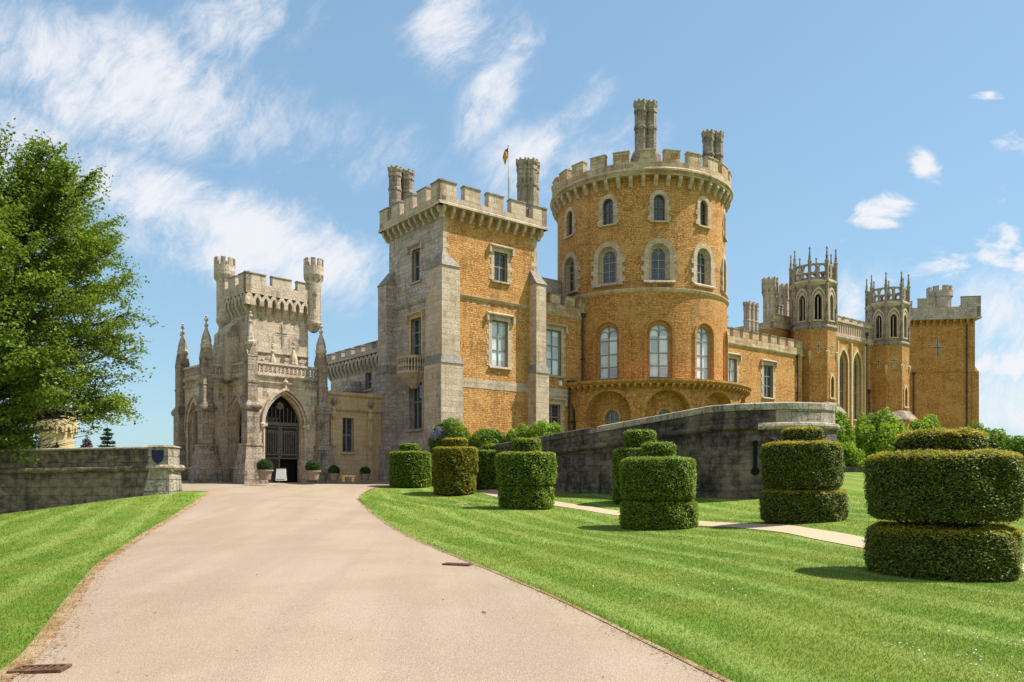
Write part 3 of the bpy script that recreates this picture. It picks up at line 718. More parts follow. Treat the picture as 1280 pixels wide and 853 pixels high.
m.hexa([(*P(x, y), 12.3) for x, y in ((-.56, -.76), (.8, -.76), (.8, 1.05), (-.56, 1.05))], [(*P(x, y), 13.25) for x, y in ((-.03, -.03), (.3, -.03), (.3, .4), (-.03, .4))])
m.build('buttress', [M['ashlar'], M['slate']], sq)
m = clasp(None, 6.55, 7.35, -.7, .6); m.mi = 1
m.hexa([(*P(x, y), 12.3) for x, y in ((6.5, -.76), (7.4, -.76), (7.4, .6), (6.5, .6))], [(*P(x, y), 13.25) for x, y in ((6.6, -.03), (7.2, -.03), (7.2, .5), (6.6, .5))])
m.build('buttress', [M['ashlar'], M['slate']], sq)
m = clasp(None, -.7, .5, 5.35, 6.4); m.mi = 1
m.hexa([(*P(x, y), 12.3) for x, y in ((-.76, 5.3), (.4, 5.3), (.4, 6.45), (-.76, 6.45))], [(*P(x, y), 13.25) for x, y in ((-.03, 5.5), (.3, 5.5), (.3, 6.3), (-.03, 6.3))])
m.build('buttress', [M['grey'], M['slate']], sq)
m = MB(); extr(m, fL, .9, 5.4, [(0.02, -2), (-.55, -2), (-.4, 2.0), (-.48, 2.1), (-.48, 2.25), (0.02, 2.55)]); m.build('plinth', M['grey'], sq)
# parapet
ov = .45
sides = [(Pl(P(0, 0), U, N), TA), (Pl(P(0, 0), V, W), TB), (Pl(P(TA, 0), V, U), TB), (Pl(P(0, TB), U, V), TA)]
m = MB()
for f, L in sides:
    extr(m, f, -ov, L+ov, [(-ov, 15.95), (-ov, 16.36), (-ov+.42, 16.36), (-ov+.42, 15.95)])
    extr(m, f, -ov-.06, L+ov+.06, [(-ov-.07, 15.86), (-ov-.07, 15.98), (-ov+.02, 16.06), (0.1, 16.06), (0.1, 15.86)])
m.build('parapet', M['ashlar'], sq)
for n_, (f, L) in enumerate(sides[:3]):
    tot = L+2*ov; gp = .60 if n_ == 0 else .52; mw = (tot-4*gp)/5
    for i in range(5):
        merlon(sq, f, -ov+i*(mw+gp), -ov+i*(mw+gp)+mw, 16.34 if n_ != 1 else 16.345, 17.3, -ov, -ov+.42, 'ashlar', capm='slate')
    nc = 12 if n_ == 0 else 11
    for i in range(nc):
        corbel(sq, f, -.1+(L+.2)*i/(nc-1), 15.2, 15.86, ov-.03, .19)
P_ = lambda a, b: P(a, b)
def offs(k=.42): return [(U[0]*k, U[1]*k), (-U[0]*k, -U[1]*k), (V[0]*k*1.1, V[1]*k*1.1)]
chimney(sq, *P(.45, 5.45), offs(.45), .40, 15.9, 19.75, 'soot')
chimney(sq, *P(6.95, .62), [(U[0]*.42, U[1]*.42), (-U[0]*.42, -U[1]*.42), (N[0]*.3, N[1]*.3), (V[0]*.4, V[1]*.4)], .40, 15.9, 20.35, 'soot')
# balcony on the shaded face
fb = fL; m = MB()
ptsb = [(2.0, 0), (2.0, -.55), (2.35, -1.0), (3.45, -1.0), (3.8, -.55), (3.8, 0)]
def bal(pts, sc_, z): return [fb(2.9+(s-2.9)*sc_, z, d*sc_) for s, d in pts]
m.hexa(bal(ptsb, .25, 5.55), bal(ptsb, .8, 6.2)); m.hexa(bal(ptsb, .82, 6.2), bal(ptsb, 1.0, 6.4)); m.hexa(bal(ptsb, 1.03, 6.4), bal(ptsb, 1.03, 6.55))
bc = m.build('balcony', M['ashlar'], sq)
m = MB(); o1 = bal(ptsb, 1.02, 7.35); m.hexa(bal(ptsb, 1.03, 7.3), bal(ptsb, 1.03, 7.45)); m.build('handrail', M['ashlar'], bc)
for i in range(5):
    (s0, d0), (s1, d1) = ptsb[i], ptsb[i+1]; nb = 3 if i != 2 else 5
    for j in range(nb):
        t = (j+.5)/nb; q = fb(lerp(s0, s1, t), 0, lerp(d0, d1, t)*.97); m = MB()
        m.lathe(q[0], q[1], [(.07, 6.55), (.045, 6.7), (.075, 6.85), (.04, 7.0), (.045, 7.2), (.07, 7.3)], 6); m.build('baluster', M['ashlar'], bc)
# flagpole on the roof
fpx, fpy = P(6.25, 1.75)
fp = thing('flagpole', 'thin white flagpole with a small red and gold flag on the square tower roof', 'flagpole', fpx, fpy, 15.9)
m = MB(); m.lathe(fpx, fpy, [(.06, 15.9), (.045, 19), (.03, 21.55)], 8); m.lathe(fpx, fpy, [(.03, 21.55), (.075, 21.63), (.05, 21.7), (.01, 21.74)], 8); m.build('pole', M['pole'], fp)
m = MB()
def fl(i, j):
    x = -i*.05; return (fpx-.03+x*(1-.12*j), fpy+.10*math.sin(i*1.1+j*.5), 21.5-j*.16-i*i*.012)
for i in range(7):
    for j in range(4):
        m.mi = 0 if j in (0, 3) or i < 2 else 1
        m.face([fl(i, j), fl(i+1, j), fl(i+1, j+1), fl(i, j+1)])
        m.face([tuple(np.add(q, (0, .012, 0))) for q in (fl(i, j+1), fl(i+1, j+1), fl(i+1, j), fl(i, j))])
m.build('flag', [M['flag_red'], M['flag_gold']], fp)

# ---- wing between the towers
def wing(name, label, a0, a1, wins, top, zwall=10.95):
    w = thing(name, label, 'castle wing', *P((a0+a1)/2, 1.5), -1.0)
    f = Pl(P(0, .4), U, N); m = MB()
    panel(m, f, a0, a1, -2, zwall, [outl('rect', s, ww, z0, z1) for s, ww, z0, z1, *_ in wins], .3)
    m.hexa([(*P(a0, .5), -2), (*P(a1, .5), -2), (*P(a1, 6), -2), (*P(a0, 6), -2)], [(*P(a0, .5), -1.9), (*P(a1, .5), -1.9), (*P(a1, 6), -1.9), (*P(a0, 6), -1.9)])
    panel(m, Pl(P(a0, 6), U, V), 0, a1-a0, -2, zwall); panel(m, Pl(P(a0, .4), V, W), 0, 5.6, -2, zwall); panel(m, Pl(P(a1, .4), V, U), 0, 5.6, -2, zwall)
    m.build('wall', M['iron'], w)
    for s, ww, z0, z1, pn, tr in wins:
        window(w, f, 'rect', s, ww, z0, z1, .22, nx=1, transoms=tr, hood=True, pane=pn, surround=.26, fine=.3 if pn == 'glass' else 0)
    string(w, f, a0, a1, zwall+.05, .14, .25, 'ashlar')
    m = MB(); boxp(m, f, a0, a1, zwall+.05, top-.75, -.06, .35); pr = m.build('parapet', M['patch'], w)
    s = a0+.15
    while s < a1-.3:
        e = min(s+.85, a1); merlon(w, f, s, e, top-.76, top, -.06, .35, 'patch', capm='slate'); s += 1.3
    m = MB(); m.face([(*P(a0, .4), zwall), (*P(a1, .4), zwall), (*P(a1, 6), zwall), (*P(a0, 6), zwall)]); m.build('roof', M['lead'], w)
    m = MB(); boxp(m, f, a0, a1, 5.45, 6.0, -.02, .05); m.build('ashlar_band', M['ashlar'], w)
    return w, f
w1, fw1 = wing('castle_wing', 'narrow orange stone wing between the square tower and the round tower', TA+.02, 12.2,
               [(8.95, 1.3, 6.85, 9.8, 'pale_glass', (.36, .66)), (8.9, 1.25, 3.3, 4.95, 'glass', (.5,))], 12.25)
pipe(w1, fw1, 11.45, 5.2, 11.2); pipe(w1, fw1, 9.55+.7, -1, 6.6); pipe(w1, fw1, 9.95+.55+.15, -1, 6.6, r=.05)
m = MB(); boxp(m, fw1, 9.35, 9.55, 6.2, 6.5, -.16, 0); m.build('wall_lamp', M['white'], w1)
m = MB(); m.hexa([(*P(7.2, 3), 10.95), (*P(12, 3), 10.95), (*P(12, 6), 10.95), (*P(7.2, 6), 10.95)], [(*P(7.2, 3), 14.0), (*P(12, 3), 14.0), (*P(12, 6), 14.0), (*P(7.2, 6), 14.0)]); m.build('stair_block', M['grey'], w1)

# ---- round tower
CT = (9.33, 57.75); PH = math.atan2(-CT[1], -CT[0])
rt = thing('round_tower', 'great round orange stone tower with three rows of arched windows and battlements', 'tower', *CT, -1.0)
AZ = [R_(q) for q in (-53.5, -20.5, 12, 44.5, 77)]; FULL = PI
def cyl(mb, R, z0, z1, ops=(), depth=.4, half=FULL): panel(mb, Cy(CT, R, PH), -R*half, R*half, z0, z1, ops, depth, ds=.16)
RB, RL, RU, RP = 7.3, 6.13, 6.0, 6.4
arches = [R_(q) for q in (-16.3, 14.2, 44.5, -47, 75)]
m = MB(); cyl(m, RB, -2, 6.1, [outl('round', RB*q, 3.0, -1.9, 5.75, n=14) for q in arches], .85)
cyl(m, RB-.85, -2, 6.1, [outl('round', (RB-.85)*q, .95, 3.3, 4.55) for q in arches], .3)
m.build('base_wall', M['ironsmooth'], rt)
for q in arches:
    f = tangent(CT, RB-.85, PH+q); window(rt, f, 'round', 0, .95, 3.3, 4.55, .2, nx=2, transoms=(.4,), surround=.16, sur_mat='iron', quoin=False, sill=False)
    m = MB(); o = outl('round', RB*q, 3.0, 3.9, 5.75, n=14); o2 = outl('round', RB*q, 3.5, 3.9, 6.0, n=14); ring(m, Cy(CT, RB, PH), o, o2, -.05, .05); m.build('arch_ring', M['ironsmooth'], rt)
m = MB(); extr(m, Cy(CT, RB, PH), -RB*2.4, RB*2.4, [(.1, 6.1), (-.28, 6.12), (-.40, 6.22), (-.5, 6.3), (-.5, 6.42), (1.3, 6.55), (1.3, 6.1)], 150); m.build('ledge', M['ironsmooth'], rt)
for i in range(49):
    q = -1.5+i*3.05/48; f = tangent(CT, RB, PH+q); corbel(rt, f, 0, 5.78, 6.14, .40, .17, 'ironsmooth')
m = MB(); cyl(m, RL, 6.4, 12.35, [outl('round', RL*q, 1.66, 6.62, 10.42) for q in AZ], .42); m.build('wall', M['ironsmooth'], rt)
m = MB(); cyl(m, RL-.42-.01, 6.4, 12.0, [], .1); cyl(m, RU-.45, 12.3, 19.9); m.build('black_backing', M['void'], rt)  # black sheet stands in for the unlit inside behind window gaps
for q in AZ:
    f = tangent(CT, RL, PH+q)
    window(rt, f, 'round', 0, 1.3, 6.7, 10.2, .34, nx=1, transoms=(.22, .46, .72), pane='pale_glass', surround=0, sill=False, tracery=True, bars='bars')
    m = MB(); ring(m, f, outl('round', 0, 1.3, 6.64, 10.2), outl('round', 0, 1.72, 6.64, 10.43), .22, .40); ring(m, f, outl('round', 0, 1.68, 6.6, 10.43), outl('round', 0, 2.04, 6.6, 10.61), -.006, .1); m.build('arch_ring', M['ironsmooth'], rt)
m = MB(); boxp(m, Cy(CT, RL, PH), -RL*2.4, RL*2.4, 6.5, 6.95, -.025, .02, 100); m.build('ashlar_band', M['warm'], rt) if False else None
string(rt, Cy(CT, RL, PH), -RL*PI, RL*PI, 12.55, .14, .28, 'ashlar', 180)
m = MB(); cyl(m, RU, 12.4, 19.95, [outl('round', RU*q, .74, 16.95, 18.65) for q in AZ]+[outl('round', RU*q, 1.36, 13.0, 15.6) for q in AZ], .4); m.build('upper_wall', M['iron'], rt)
for q in AZ:
    f = tangent(CT, RU, PH+q)
    window(rt, f, 'round', 0, .74, 16.95, 18.65, .26, nx=1, transoms=(.5,), pane='glass', surround=.27, fine=.18, tracery=False, bars='leadbar')
    wn = window(rt, f, 'round', 0, .96, 13.1, 15.25, .36, nx=1, transoms=(.36, .62), pane='glass', surround=0, sill=False, fine=.24, tracery=True, bars='bars')
    m = MB()
    for i_, (w0, w1_, dd) in enumerate(((.96, 1.12, .28), (1.12, 1.26, .20), (1.26, 1.38, .11))):
        ring(m, f, outl('round', 0, w0, 13.02, 15.25+(w0-.96)/2), outl('round', 0, w1_, 13.02, 15.25+(w1_-.96)/2), dd, .4)
    ring(m, f, outl('round', 0, 1.36, 13.02, 15.45), outl('round', 0, 2.0, 13.02, 15.78), -.035, .12)
    z = 13.05
    for i in range(6):
        e = .2 if i % 2 == 0 else .04
        for sg in (-1, 1): boxp(m, f, min(sg*.98, sg*(.98+e)), max(sg*.98, sg*(.98+e)), z, z+.29, -.028, .15)
        z += .31
    extr(m, f, -1.05, 1.05, [(-.2, 12.82), (-.2, 12.92), (0, 13.05), (.34, 13.1), (.34, 12.82)])
    m.build('surround', M['ashlar'], rt)
fc = Cy(CT, RU, PH)
m = MB()
extr(m, Cy(CT, RP, PH), -RP*PI, RP*PI, [(.5, 19.82), (-.02, 19.82), (-.06, 19.92), (-.02, 20.0), (-.13, 20.08), (-.13, 20.2), (0, 20.3), (0, 20.68), (.42, 20.68), (.42, 19.9)], 180); m.build('parapet', M['patch'], rt)
m = MB(); extr(m, Cy(CT, RP, PH), -RP*PI, RP*PI, [(.02, 20.02), (-.145, 20.085), (-.145, 20.2), (.02, 20.33)], 180); m.build('moulding', M['ashlar'], rt)
for i in range(48):
    q = R_(-180+7.5*i+2.0)
    if abs(q) < R_(110): corbel(rt, tangent(CT, RU, PH+q), 0, 19.15, 19.84, .40, .24, 'ashlar')
for i in range(24):
    q = R_(-180+15*i+4)
    if abs(q) < R_(125): merlon(rt, Cy(CT, RP, PH), RP*(q-R_(4.85)), RP*(q+R_(4.85)), 20.66, 21.5, 0, .42, 'patch', 6, capm='ashlar')
m = MB(); m.lathe(*CT, [(6.1, 20.2)], 64); m.build('roof', M['lead'], rt)
def rtp(az, r): return (CT[0]+r*math.cos(PH+R_(az)), CT[1]+r*math.sin(PH+R_(az)))
chimney(rt, *rtp(4, 5.2), [(-.35, -.1), (.35, .05), (0.05, .5)], .395, 20.2, 25.0, 'soot')
chimney(rt, *rtp(87, 5.15), [(-.35, -.12), (.35, .12), (0, .55)], .40, 20.2, 24.8, 'soot')

# ---- right wing
w2, fw2 = wing('castle_wing', 'long orange stone wing between the round tower and the pinnacled chapel turrets', 21.5, 38.2,
               [(28.05, 1.25, 6.95, 9.75, 'pale_glass', (.36, .66)), (33.05, 1.35, 6.95, 9.65, 'glass', (.36, .66))], 12.3, 11.0)
pipe(w2, fw2, 37.3, -1, 11)
for a in (30.2, 31.0): chimney(w2, *P(a, 3.5), [(-.2, -.2), (.25, .2)], .24, 11, 13.9+(a-30)*.2, 'grey')
for a in (34.3, 34.9): chimney(w2, *P(a, 3.2), [(-.2, -.2), (.25, .2)], .3, 11, 15.6, 'grey')
def bigstack(par, cx, cy, r, z0, z1, mat):
    m = MB(); m.lathe(cx, cy, [(r, z0), (r, z1-1.55), (r*1.1, z1-1.45), (r*1.1, z1-1.3), (r, z1-1.2), (r, z1-.55), (r*1.14, z1-.4), (r*1.14, z1-.15), (r*.95, z1-.1), (r*.95, z1)], 8, PI/8-.05)
    for i in range(8):
        a = PI/8-.05+PI/4*i; m.lathe(cx+r*1.02*math.cos(a), cy+r*1.02*math.sin(a), [(.11, z1-1.3), (.11, z1+.08), (.02, z1+.14)], 5)
    return m.build('chimney_stack', M[mat], par)
# ---- chapel between its turrets
ch = thing('chapel', 'orange stone chapel front with tall traceried windows set between two pinnacled turrets', 'chapel', *P(47, 3), -1.0)
bb = 1.3; fch = Pl(P(0, bb), U, N)
opc = [outl('point', 46.75, 1.6, 5.9, 12.5), outl('point', 49.3, 1.6, 5.9, 12.5), outl('point', 44.2, 1.6, 5.9, 12.5)]
m = MB(); panel(m, fch, 41.5, 53.5, -2, 13.6, opc, .5)
panel(m, Pl(P(37.2, 2.6), U, N), 0, 18, -2, 13.7); panel(m, Pl(P(37.2, 2.6), V, W), 0, 6, -2, 13.7); panel(m, Pl(P(55.2, 2.6), V, U), 0, 6, -2, 13.7)
m.build('wall', M['ironsmooth'], ch)
m = MB(); boxp(m, Pl(P(37.2, 2.6), U, N), 0, 18, 13.7, 14.25, -.1, .35)
panel(m, Pl(P(37.2, 2.6), V, W), 0, 6, 13.7, 14.3); m.build('parapet', M['patch'], ch)
for i in range(4): merlon(ch, Pl(P(37.2, 2.6), U, N), .05+i*1.3, .9+i*1.3, 14.24, 15.0, -.1, .35, 'patch')
for s in (44.2, 46.75, 49.3):
    window(ch, fch, 'point', s, 1.6, 5.9, 12.5, .42, nx=2, transoms=(.40,), pane='glass', bars='bars', surround=0, sill=True, sur_mat='ashlar', tracery=True)
    m = MB()
    ring(m, fch, outl('point', s, 1.36, 6.0, 12.3), outl('point', s, 1.62, 6.0, 12.53), .2, .45); ring(m, fch, outl('point', s, 1.6, 6.0, 12.5), outl('point', s, 2.0, 6.0, 12.86), -.08, .1)
    m.build('arch_ring', M['warm'], ch)
m = MB()
for s in (42.95, 45.5, 48.05, 50.55): boxp(m, fch, s-.12, s+.12, -1, 13.2, -.22, 0)
m.build('mullion_buttress', M['warm'], ch)
string(ch, fch, 42, 53, 13.75, .2, .4, 'ashlar')
m = MB(); boxp(m, fch, 42, 53, 13.75, 14.0, -.12, .25); boxp(m, fch, 42, 53, 15.05, 15.25, -.14, .27); bl = m.build('balustrade', M['ashlar'], ch)
for i in range(26):
    s = 42.2+i*.42; m = MB(); ring(m, fch, outl('round', s, .26, 14.0, 14.95, n=4), outl('round', s, .42, 14.0, 15.05, n=4), -.03, .16); m.build('baluster_arch', M['ashlar'], bl)
for i in range(7): merlon(ch, fch, 42.3+i*1.5, 43.1+i*1.5, 15.24, 15.7, -.12, .25, 'ashlar')
m = MB(); m.face([(*P(37.2, 2.6), 13.7), (*P(55.2, 2.6), 13.7), (*P(55.2, 8.6), 13.7), (*P(37.2, 8.6), 13.7)]); m.face([(*P(41.5, 1.3), 13.6), (*P(53.5, 1.3), 13.6), (*P(53.5, 2.6), 13.6), (*P(41.5, 2.6), 13.6)]); m.build('roof', M['lead'], ch)
bigstack(ch, *P(38.6, 3.9), .64, 13.7, 18.5, 'gate'); bigstack(ch, *P(41.75, 4.6), .62, 13.7, 18.5, 'gate')
pipe(ch, fch, 51.0, -1, 14.6); pipe(ch, fch, 51.5, -1, 9)
chimney(ch, *P(40.0, 4.0), [(-.2, -.2), (.25, .2)], .28, 13.7, 16.3, 'grey')
ROT = math.atan2(N[1], N[0])+PI/8
def turret(a, b, label, zs=1.0):
    c = P(a, b); t = thing('chapel_turret', label, 'turret', *c, -1.0, 'pinnacled octagonal turrets of the chapel')
    R = 1.98; ap = R*math.cos(PI/8); hw = R*math.sin(PI/8)
    lo = MB(); up = MB(); ang0 = math.atan2(N[1], N[0])
    frames = []
    for i in range(8):
        g = ang0+PI/4*i; f = tangent(c, ap, g); frames.append((f, g)); vis = i in (0, 7, 6, 1, 5)
        o = [outl('point', 0, .55, 7.3, 9.2)] if i == 0 else []
        panel(lo, f, -hw, hw, -2, 13.55, o, .3)
        panel(up, f, -hw*.96, hw*.96, 13.5, 17.5, [outl('point', 0, .62, 14.15, 16.45)], .35)
    lo.build('shaft', M['ironsmooth'], t)
    up.v = [(c[0]+(x-c[0])*.96, c[1]+(y-c[1])*.96, z) for x, y, z in up.v]
    up.build('belfry', M['soot'], t)
    m = MB(); m.lathe(*c, [(R, 13.3), (R*1.06, 13.5), (R*1.06, 13.6), (R*.97, 13.75)], 8, ROT); m.build('string_course', M['soot'], t)
    m = MB(); m.lathe(*c, [(R*.94, 17.2), (R*1.0, 17.35), (R*1.06, 17.5), (R*1.06, 17.62), (R*.98, 17.75), (R*.8, 17.75)], 8, ROT); m.build('cornice', M['gate'], t)
    m = MB(); m.lathe(*c, [(R*.72, 6.95), (R*.72, 17.3)], 8, ROT); m.build('dark_interior', M['void'], t)
    for i, (f, g) in enumerate(frames):
        f2 = tangent(c, ap*.96, g)
        if i in (0, 7, 6, 5, 1):
            m = MB(); ring(m, f2, outl('point', 0, .62, 14.15, 16.45), outl('point', 0, .86, 14.15, 16.7), -.05, .05); ring(m, f2, outl('point', 0, 1.02, 15.2, 16.88), outl('point', 0, 1.2, 15.2, 17.08), -.09, .02)
            boxp(m, f2, -.04, .04, 14.15, 16.2, .1, .2); boxp(m, f2, -.45, .45, 14.02, 14.15, -.1, .1); m.build('lancet', M['ashlar'], t)
            slit_cross(t, f, 0, 11.7, .62, .8, 'warm', t=.05)
        # open crown: cusped arch per side, pinnacle per corner
        m = MB(); w_ = hw*1.9
        for sc_ in (-w_/4, w_/4):
            ring(m, f2, outl('round', sc_, w_/2-.26, 17.75, 18.98, n=5), outl('round', sc_, w_/2, 17.75, 19.12, n=5), 0, .16)
        boxp(m, f2, -w_/2, w_/2, 17.75, 17.92, 0, .16); boxp(m, f2, -w_/2, w_/2, 18.26, 18.38, .02, .14); boxp(m, f2, -w_/2+.1, w_/2-.1, 19.0, 19.14, .01, .15)
        m.build('crown_arch', M['soot'], t)
        q = g+PI/8; x, y = c[0]+R*.97*math.cos(q), c[1]+R*.97*math.sin(q); m = MB()
        m.lathe(x, y, [(.15, 13.9), (.15, 17.4), (.2, 17.5), (.2, 17.65), (.15, 17.75), (.15, 19.2), (.2, 19.26), (.2, 19.36), (.13, 19.4), (.10, 19.75), (.14, 19.8), (.08, 19.85), (.05, 20.35), (.09, 20.42), (.09, 20.5), (.02, 20.62)], 6, q); m.build('pinnacle', M['soot'], t)
        y0 = 11.2; x, y = c[0]+R*1.0*math.cos(q), c[1]+R*1.0*math.sin(q); m = MB(); m.lathe(x, y, [(.02, y0-.9), (.08, y0-.5), (.17, y0), (.17, y0+.12), (.03, y0+.2)], 6, q); m.build('corbel_stop', M['warm'], t)
    f, g = frames[0]; m = MB(); ring(m, f, outl('point', 0, .55, 7.3, 9.2), outl('point', 0, .85, 7.3, 9.5), -.07, .06); boxp(m, f, -.5, .5, 7.14, 7.3, -.14, .1); boxp(m, f, -.03, .03, 7.3, 9.1, .1, .2); m.build('lancet', M['warm'], t)
    m = MB(); m.lathe(*c, [(R*1.38, -2), (R*1.38, 5.75)], 8, ROT, cap1=False); m.mi = 1; m.lathe(*c, [(R*1.38, 5.75), (R*1.44, 5.8), (R*1.44, 5.93), (R*1.05, 6.85), (R*.9, 6.9)], 8, ROT); m.build('plinth', [M['ironsmooth'], M['soot']], t)
    return t
turret(40.45, .7, 'pinnacled octagonal turret nearest the round tower, beside the twin big chimneys')
turret(54.2, .7, 'pinnacled octagonal turret beside the square far tower')
# ---- far corner tower (turned towards the drive)
EU = (0.988, -0.154); EN = (-0.154, -0.988); EO = (43.0, 86.0); EV = (0.154, 0.988)
et = thing('corner_tower', 'square orange tower at the far right end with grey battlements and a small cap turret', 'tower', EO[0]+3.3, EO[1]+3, -1.0)
fe = Pl(EO, EU, EN); EW = 6.75; ex0 = -1.0
def EP(s, d): return (EO[0]+EU[0]*s+EV[0]*d, EO[1]+EU[1]*s+EV[1]*d)
m = MB(); panel(m, fe, ex0, EW, -2, 17.4); panel(m, Pl(EP(EW, 0), EV, EU), 0, 6, -2, 17.4); panel(m, Pl(EP(ex0, 0), EV, (-EU[0], -EU[1])), 0, 6, -2, 17.4); panel(m, Pl(EP(ex0, 6), EU, EV), 0, EW-ex0, -2, 17.4)
m.build('wall', M['ironsmooth'], et)
m = MB(); m.face([(*EP(ex0, 0), 17.4), (*EP(EW, 0), 17.4), (*EP(EW, 6), 17.4), (*EP(ex0, 6), 17.4)]); m.build('roof', M['lead'], et)
m = MB(); o_ = .42
for f, a, b2 in ((fe, ex0-o_, EW+o_), (Pl(EP(EW, 0), EV, EU), -o_, 6+o_), (Pl(EP(ex0, 0), EV, (-EU[0], -EU[1])), -o_, 6+o_), (Pl(EP(ex0, 6), EU, EV), -o_, EW-ex0+o_)):
    boxp(m, f, a, b2, 17.35, 18.55, -o_, -o_+.4); extr(m, f, a-.04, b2+.04, [(.1, 17.2), (-o_-.08, 17.25), (-o_-.08, 17.4), (-.3, 17.5), (.1, 17.5)])
m.build('parapet', M['grey'], et)
for s0, s1, zt in ((ex0-o_, .3, 19.35), (.95, 2.6, 19.6), (5.3, EW+o_, 19.7)): merlon(et, fe, s0, s1, 18.54, zt, -o_, -o_+.4, 'grey', capm='slate')
f3 = Pl(EP(EW, 0), EV, EU)
for s0 in (.9, 2.9, 4.9): merlon(et, f3, s0, s0+1.2, 18.54, 19.65, -o_, -o_+.4, 'grey')
for i in range(12): corbel(et, fe, ex0+.2+i*(EW-ex0-.4)/11, 16.6, 17.25, .38, .2, 'ironsmooth')
m = MB(); tc = EP(3.7, 1.4); m.lathe(*tc, [(1.15, 17.5), (1.15, 19.85), (1.3, 19.95), (1.3, 20.5)], 24); tu = m.build('cap_turret', M['grey'], et)
for i in range(8):
    f = Cy(tc, 1.3, i*PI/4); m = MB(); boxp(m, f, -.33, .33, 20.48, 21.05, 0, .3, 3); m.build('merlon', M['grey'], tu)
string(et, fe, ex0, EW, 11.75, .12, .22, 'ironsmooth'); slit_cross(et, fe, 3.0, 14.2, 1.2, 1.9, 'grey', t=.07)
pipe(et, fe, 5.9, -1, 17.2, r=.08); pipe(et, fe, .55, -1, 11.7, r=.07)
m = MB(); tbox(m, fe, (EW-.3, EW+.38, -.1, 1.5), -2, (EW-.3, EW+.35, -.1, 1.5), 11.6); tbox(m, fe, (EW-.3, EW+.35, -.1, 1.5), 11.6, (EW-.3, EW+.05, .2, 1.5), 12.2); m.build('buttress', M['ironsmooth'], et)

# ---- grey crenellated wing receding behind the square tower
wn = thing('castle_wing', 'grey battlemented wing with arcaded corbels receding behind the low linking range', 'castle wing', *P(2, 10), -1.0)
fn = Pl(P(.15, 0), V, W); A0, A1 = 6.5, 15.0
m = MB(); panel(m, fn, A0, A1, -2, 7.6, [outl('rect', 9.2, .9, 6.1, 7.2)], .3); panel(m, Pl(P(.15, A1), U, V), 0, 6, -2, 7.6); m.build('wall', M['grey'], wn)
m = MB(); boxp(m, fn, A0, A1+.3, 8.35, 8.62, -.35, .1); extr(m, Pl(P(.15, A1), U, V), -.3, 6, [(-.3, 8.35), (-.3, 8.62), (.1, 8.62), (.1, 8.35)])
m.build('parapet', M['grey'], wn)
for i in range(6): merlon(wn, fn, A0+.1+i*1.5, A0+1.05+i*1.5, 8.61, 9.15, -.35, .05, 'grey', capm='slate')
for i in range(15):
    s = A0+.4+i*.56; m = MB(); ring(m, fn, outl('point', s, .32, 7.75, 8.15, h=.3, n=4), outl('point', s, .56, 7.75, 8.36, h=.34, n=4), -.3, .05)
    extr(m, fn, s+.17, s+.39, [(.03, 7.2), (-.1, 7.35), (-.3, 7.75), (.03, 7.75)]); m.build('corbel_arch', M['grey'], wn)
window(wn, fn, 'rect', 9.2, .9, 6.1, 7.2, .25, nx=1, transoms=(.5,), surround=.15, sur_mat='grey', quoin=False)
m = MB(); m.face([(*P(.15, A0), 8.3), (*P(6, A0), 8.3), (*P(6, A1), 8.3), (*P(.15, A1), 8.3)]); m.build('roof', M['lead'], wn)
m = MB(); q = P(-.3, 10.9); m.lathe(*q, [(.8, -1), (.8, 5.9), (.9, 6.0), (.9, 6.2), (.7, 6.3), (.7, 6.7)], 20); m.build('stair_drum', M['grey'], wn)
# ------------------------------------------------------------------ gatehouse (laid out 53 m away, scaled about the eye)
setS(0.92)
G = (-17.5, 53.0); q_ = math.sqrt(.5); GU = (.711, .7035); GN = (.7035, -.711); GV = (-.7035, .711); GW = (-.711, -.7035)
def Q(a, b): return (G[0]+a*GU[0]+b*GV[0], G[1]+a*GU[1]+b*GV[1])
gh = thing('gatehouse', 'pale stone gatehouse with a pointed arched doorway, pinnacled porch and battlemented tower', 'gatehouse', *Q(2.5, 3), 0)
ZB = -.6
fA = Pl(Q(0, 0), GU, GN); fAl = Pl(Q(0, 0), GV, GW); fBf = Pl(Q(-1.55, 3.35), GU, GN); fBl = Pl(Q(-1.55, 3.35), GV, GW); fAr = Pl(Q(5.3, 0), GV, GU); fBk = Pl(Q(-1.55, 7.4), GU, GV)
door = outl('point', 2.5, 2.98, ZB, 5.98, h=2.25, n=16)
sidew = lambda s: outl('point', s, 1.9, .9, 5.5, h=1.7, n=12)
m = MB()
panel(m, fA, 0, 5.3, ZB, 7.0, [door], .9); panel(m, fAl, 0, 3.35, ZB, 7.0, [sidew(1.9)], .7); panel(m, fBf, 0, 1.55, ZB, 7.0); panel(m, fBl, 0, 4.05, ZB, 7.0, [sidew(2.0)], .7); panel(m, fAr, 0, 7.4, ZB, 7.0); panel(m, fBk, 0, 6.85, ZB, 7.0)
m.build('porch_wall', M['gate'], gh)
m = MB(); m.face([(*Q(0, 0), 6.95), (*Q(5.3, 0), 6.95), (*Q(5.3, 7.4), 6.95), (*Q(-1.55, 7.4), 6.95), (*Q(-1.55, 3.35), 6.95), (*Q(0, 3.35), 6.95)]); m.build('porch_roof', M['lead'], gh)
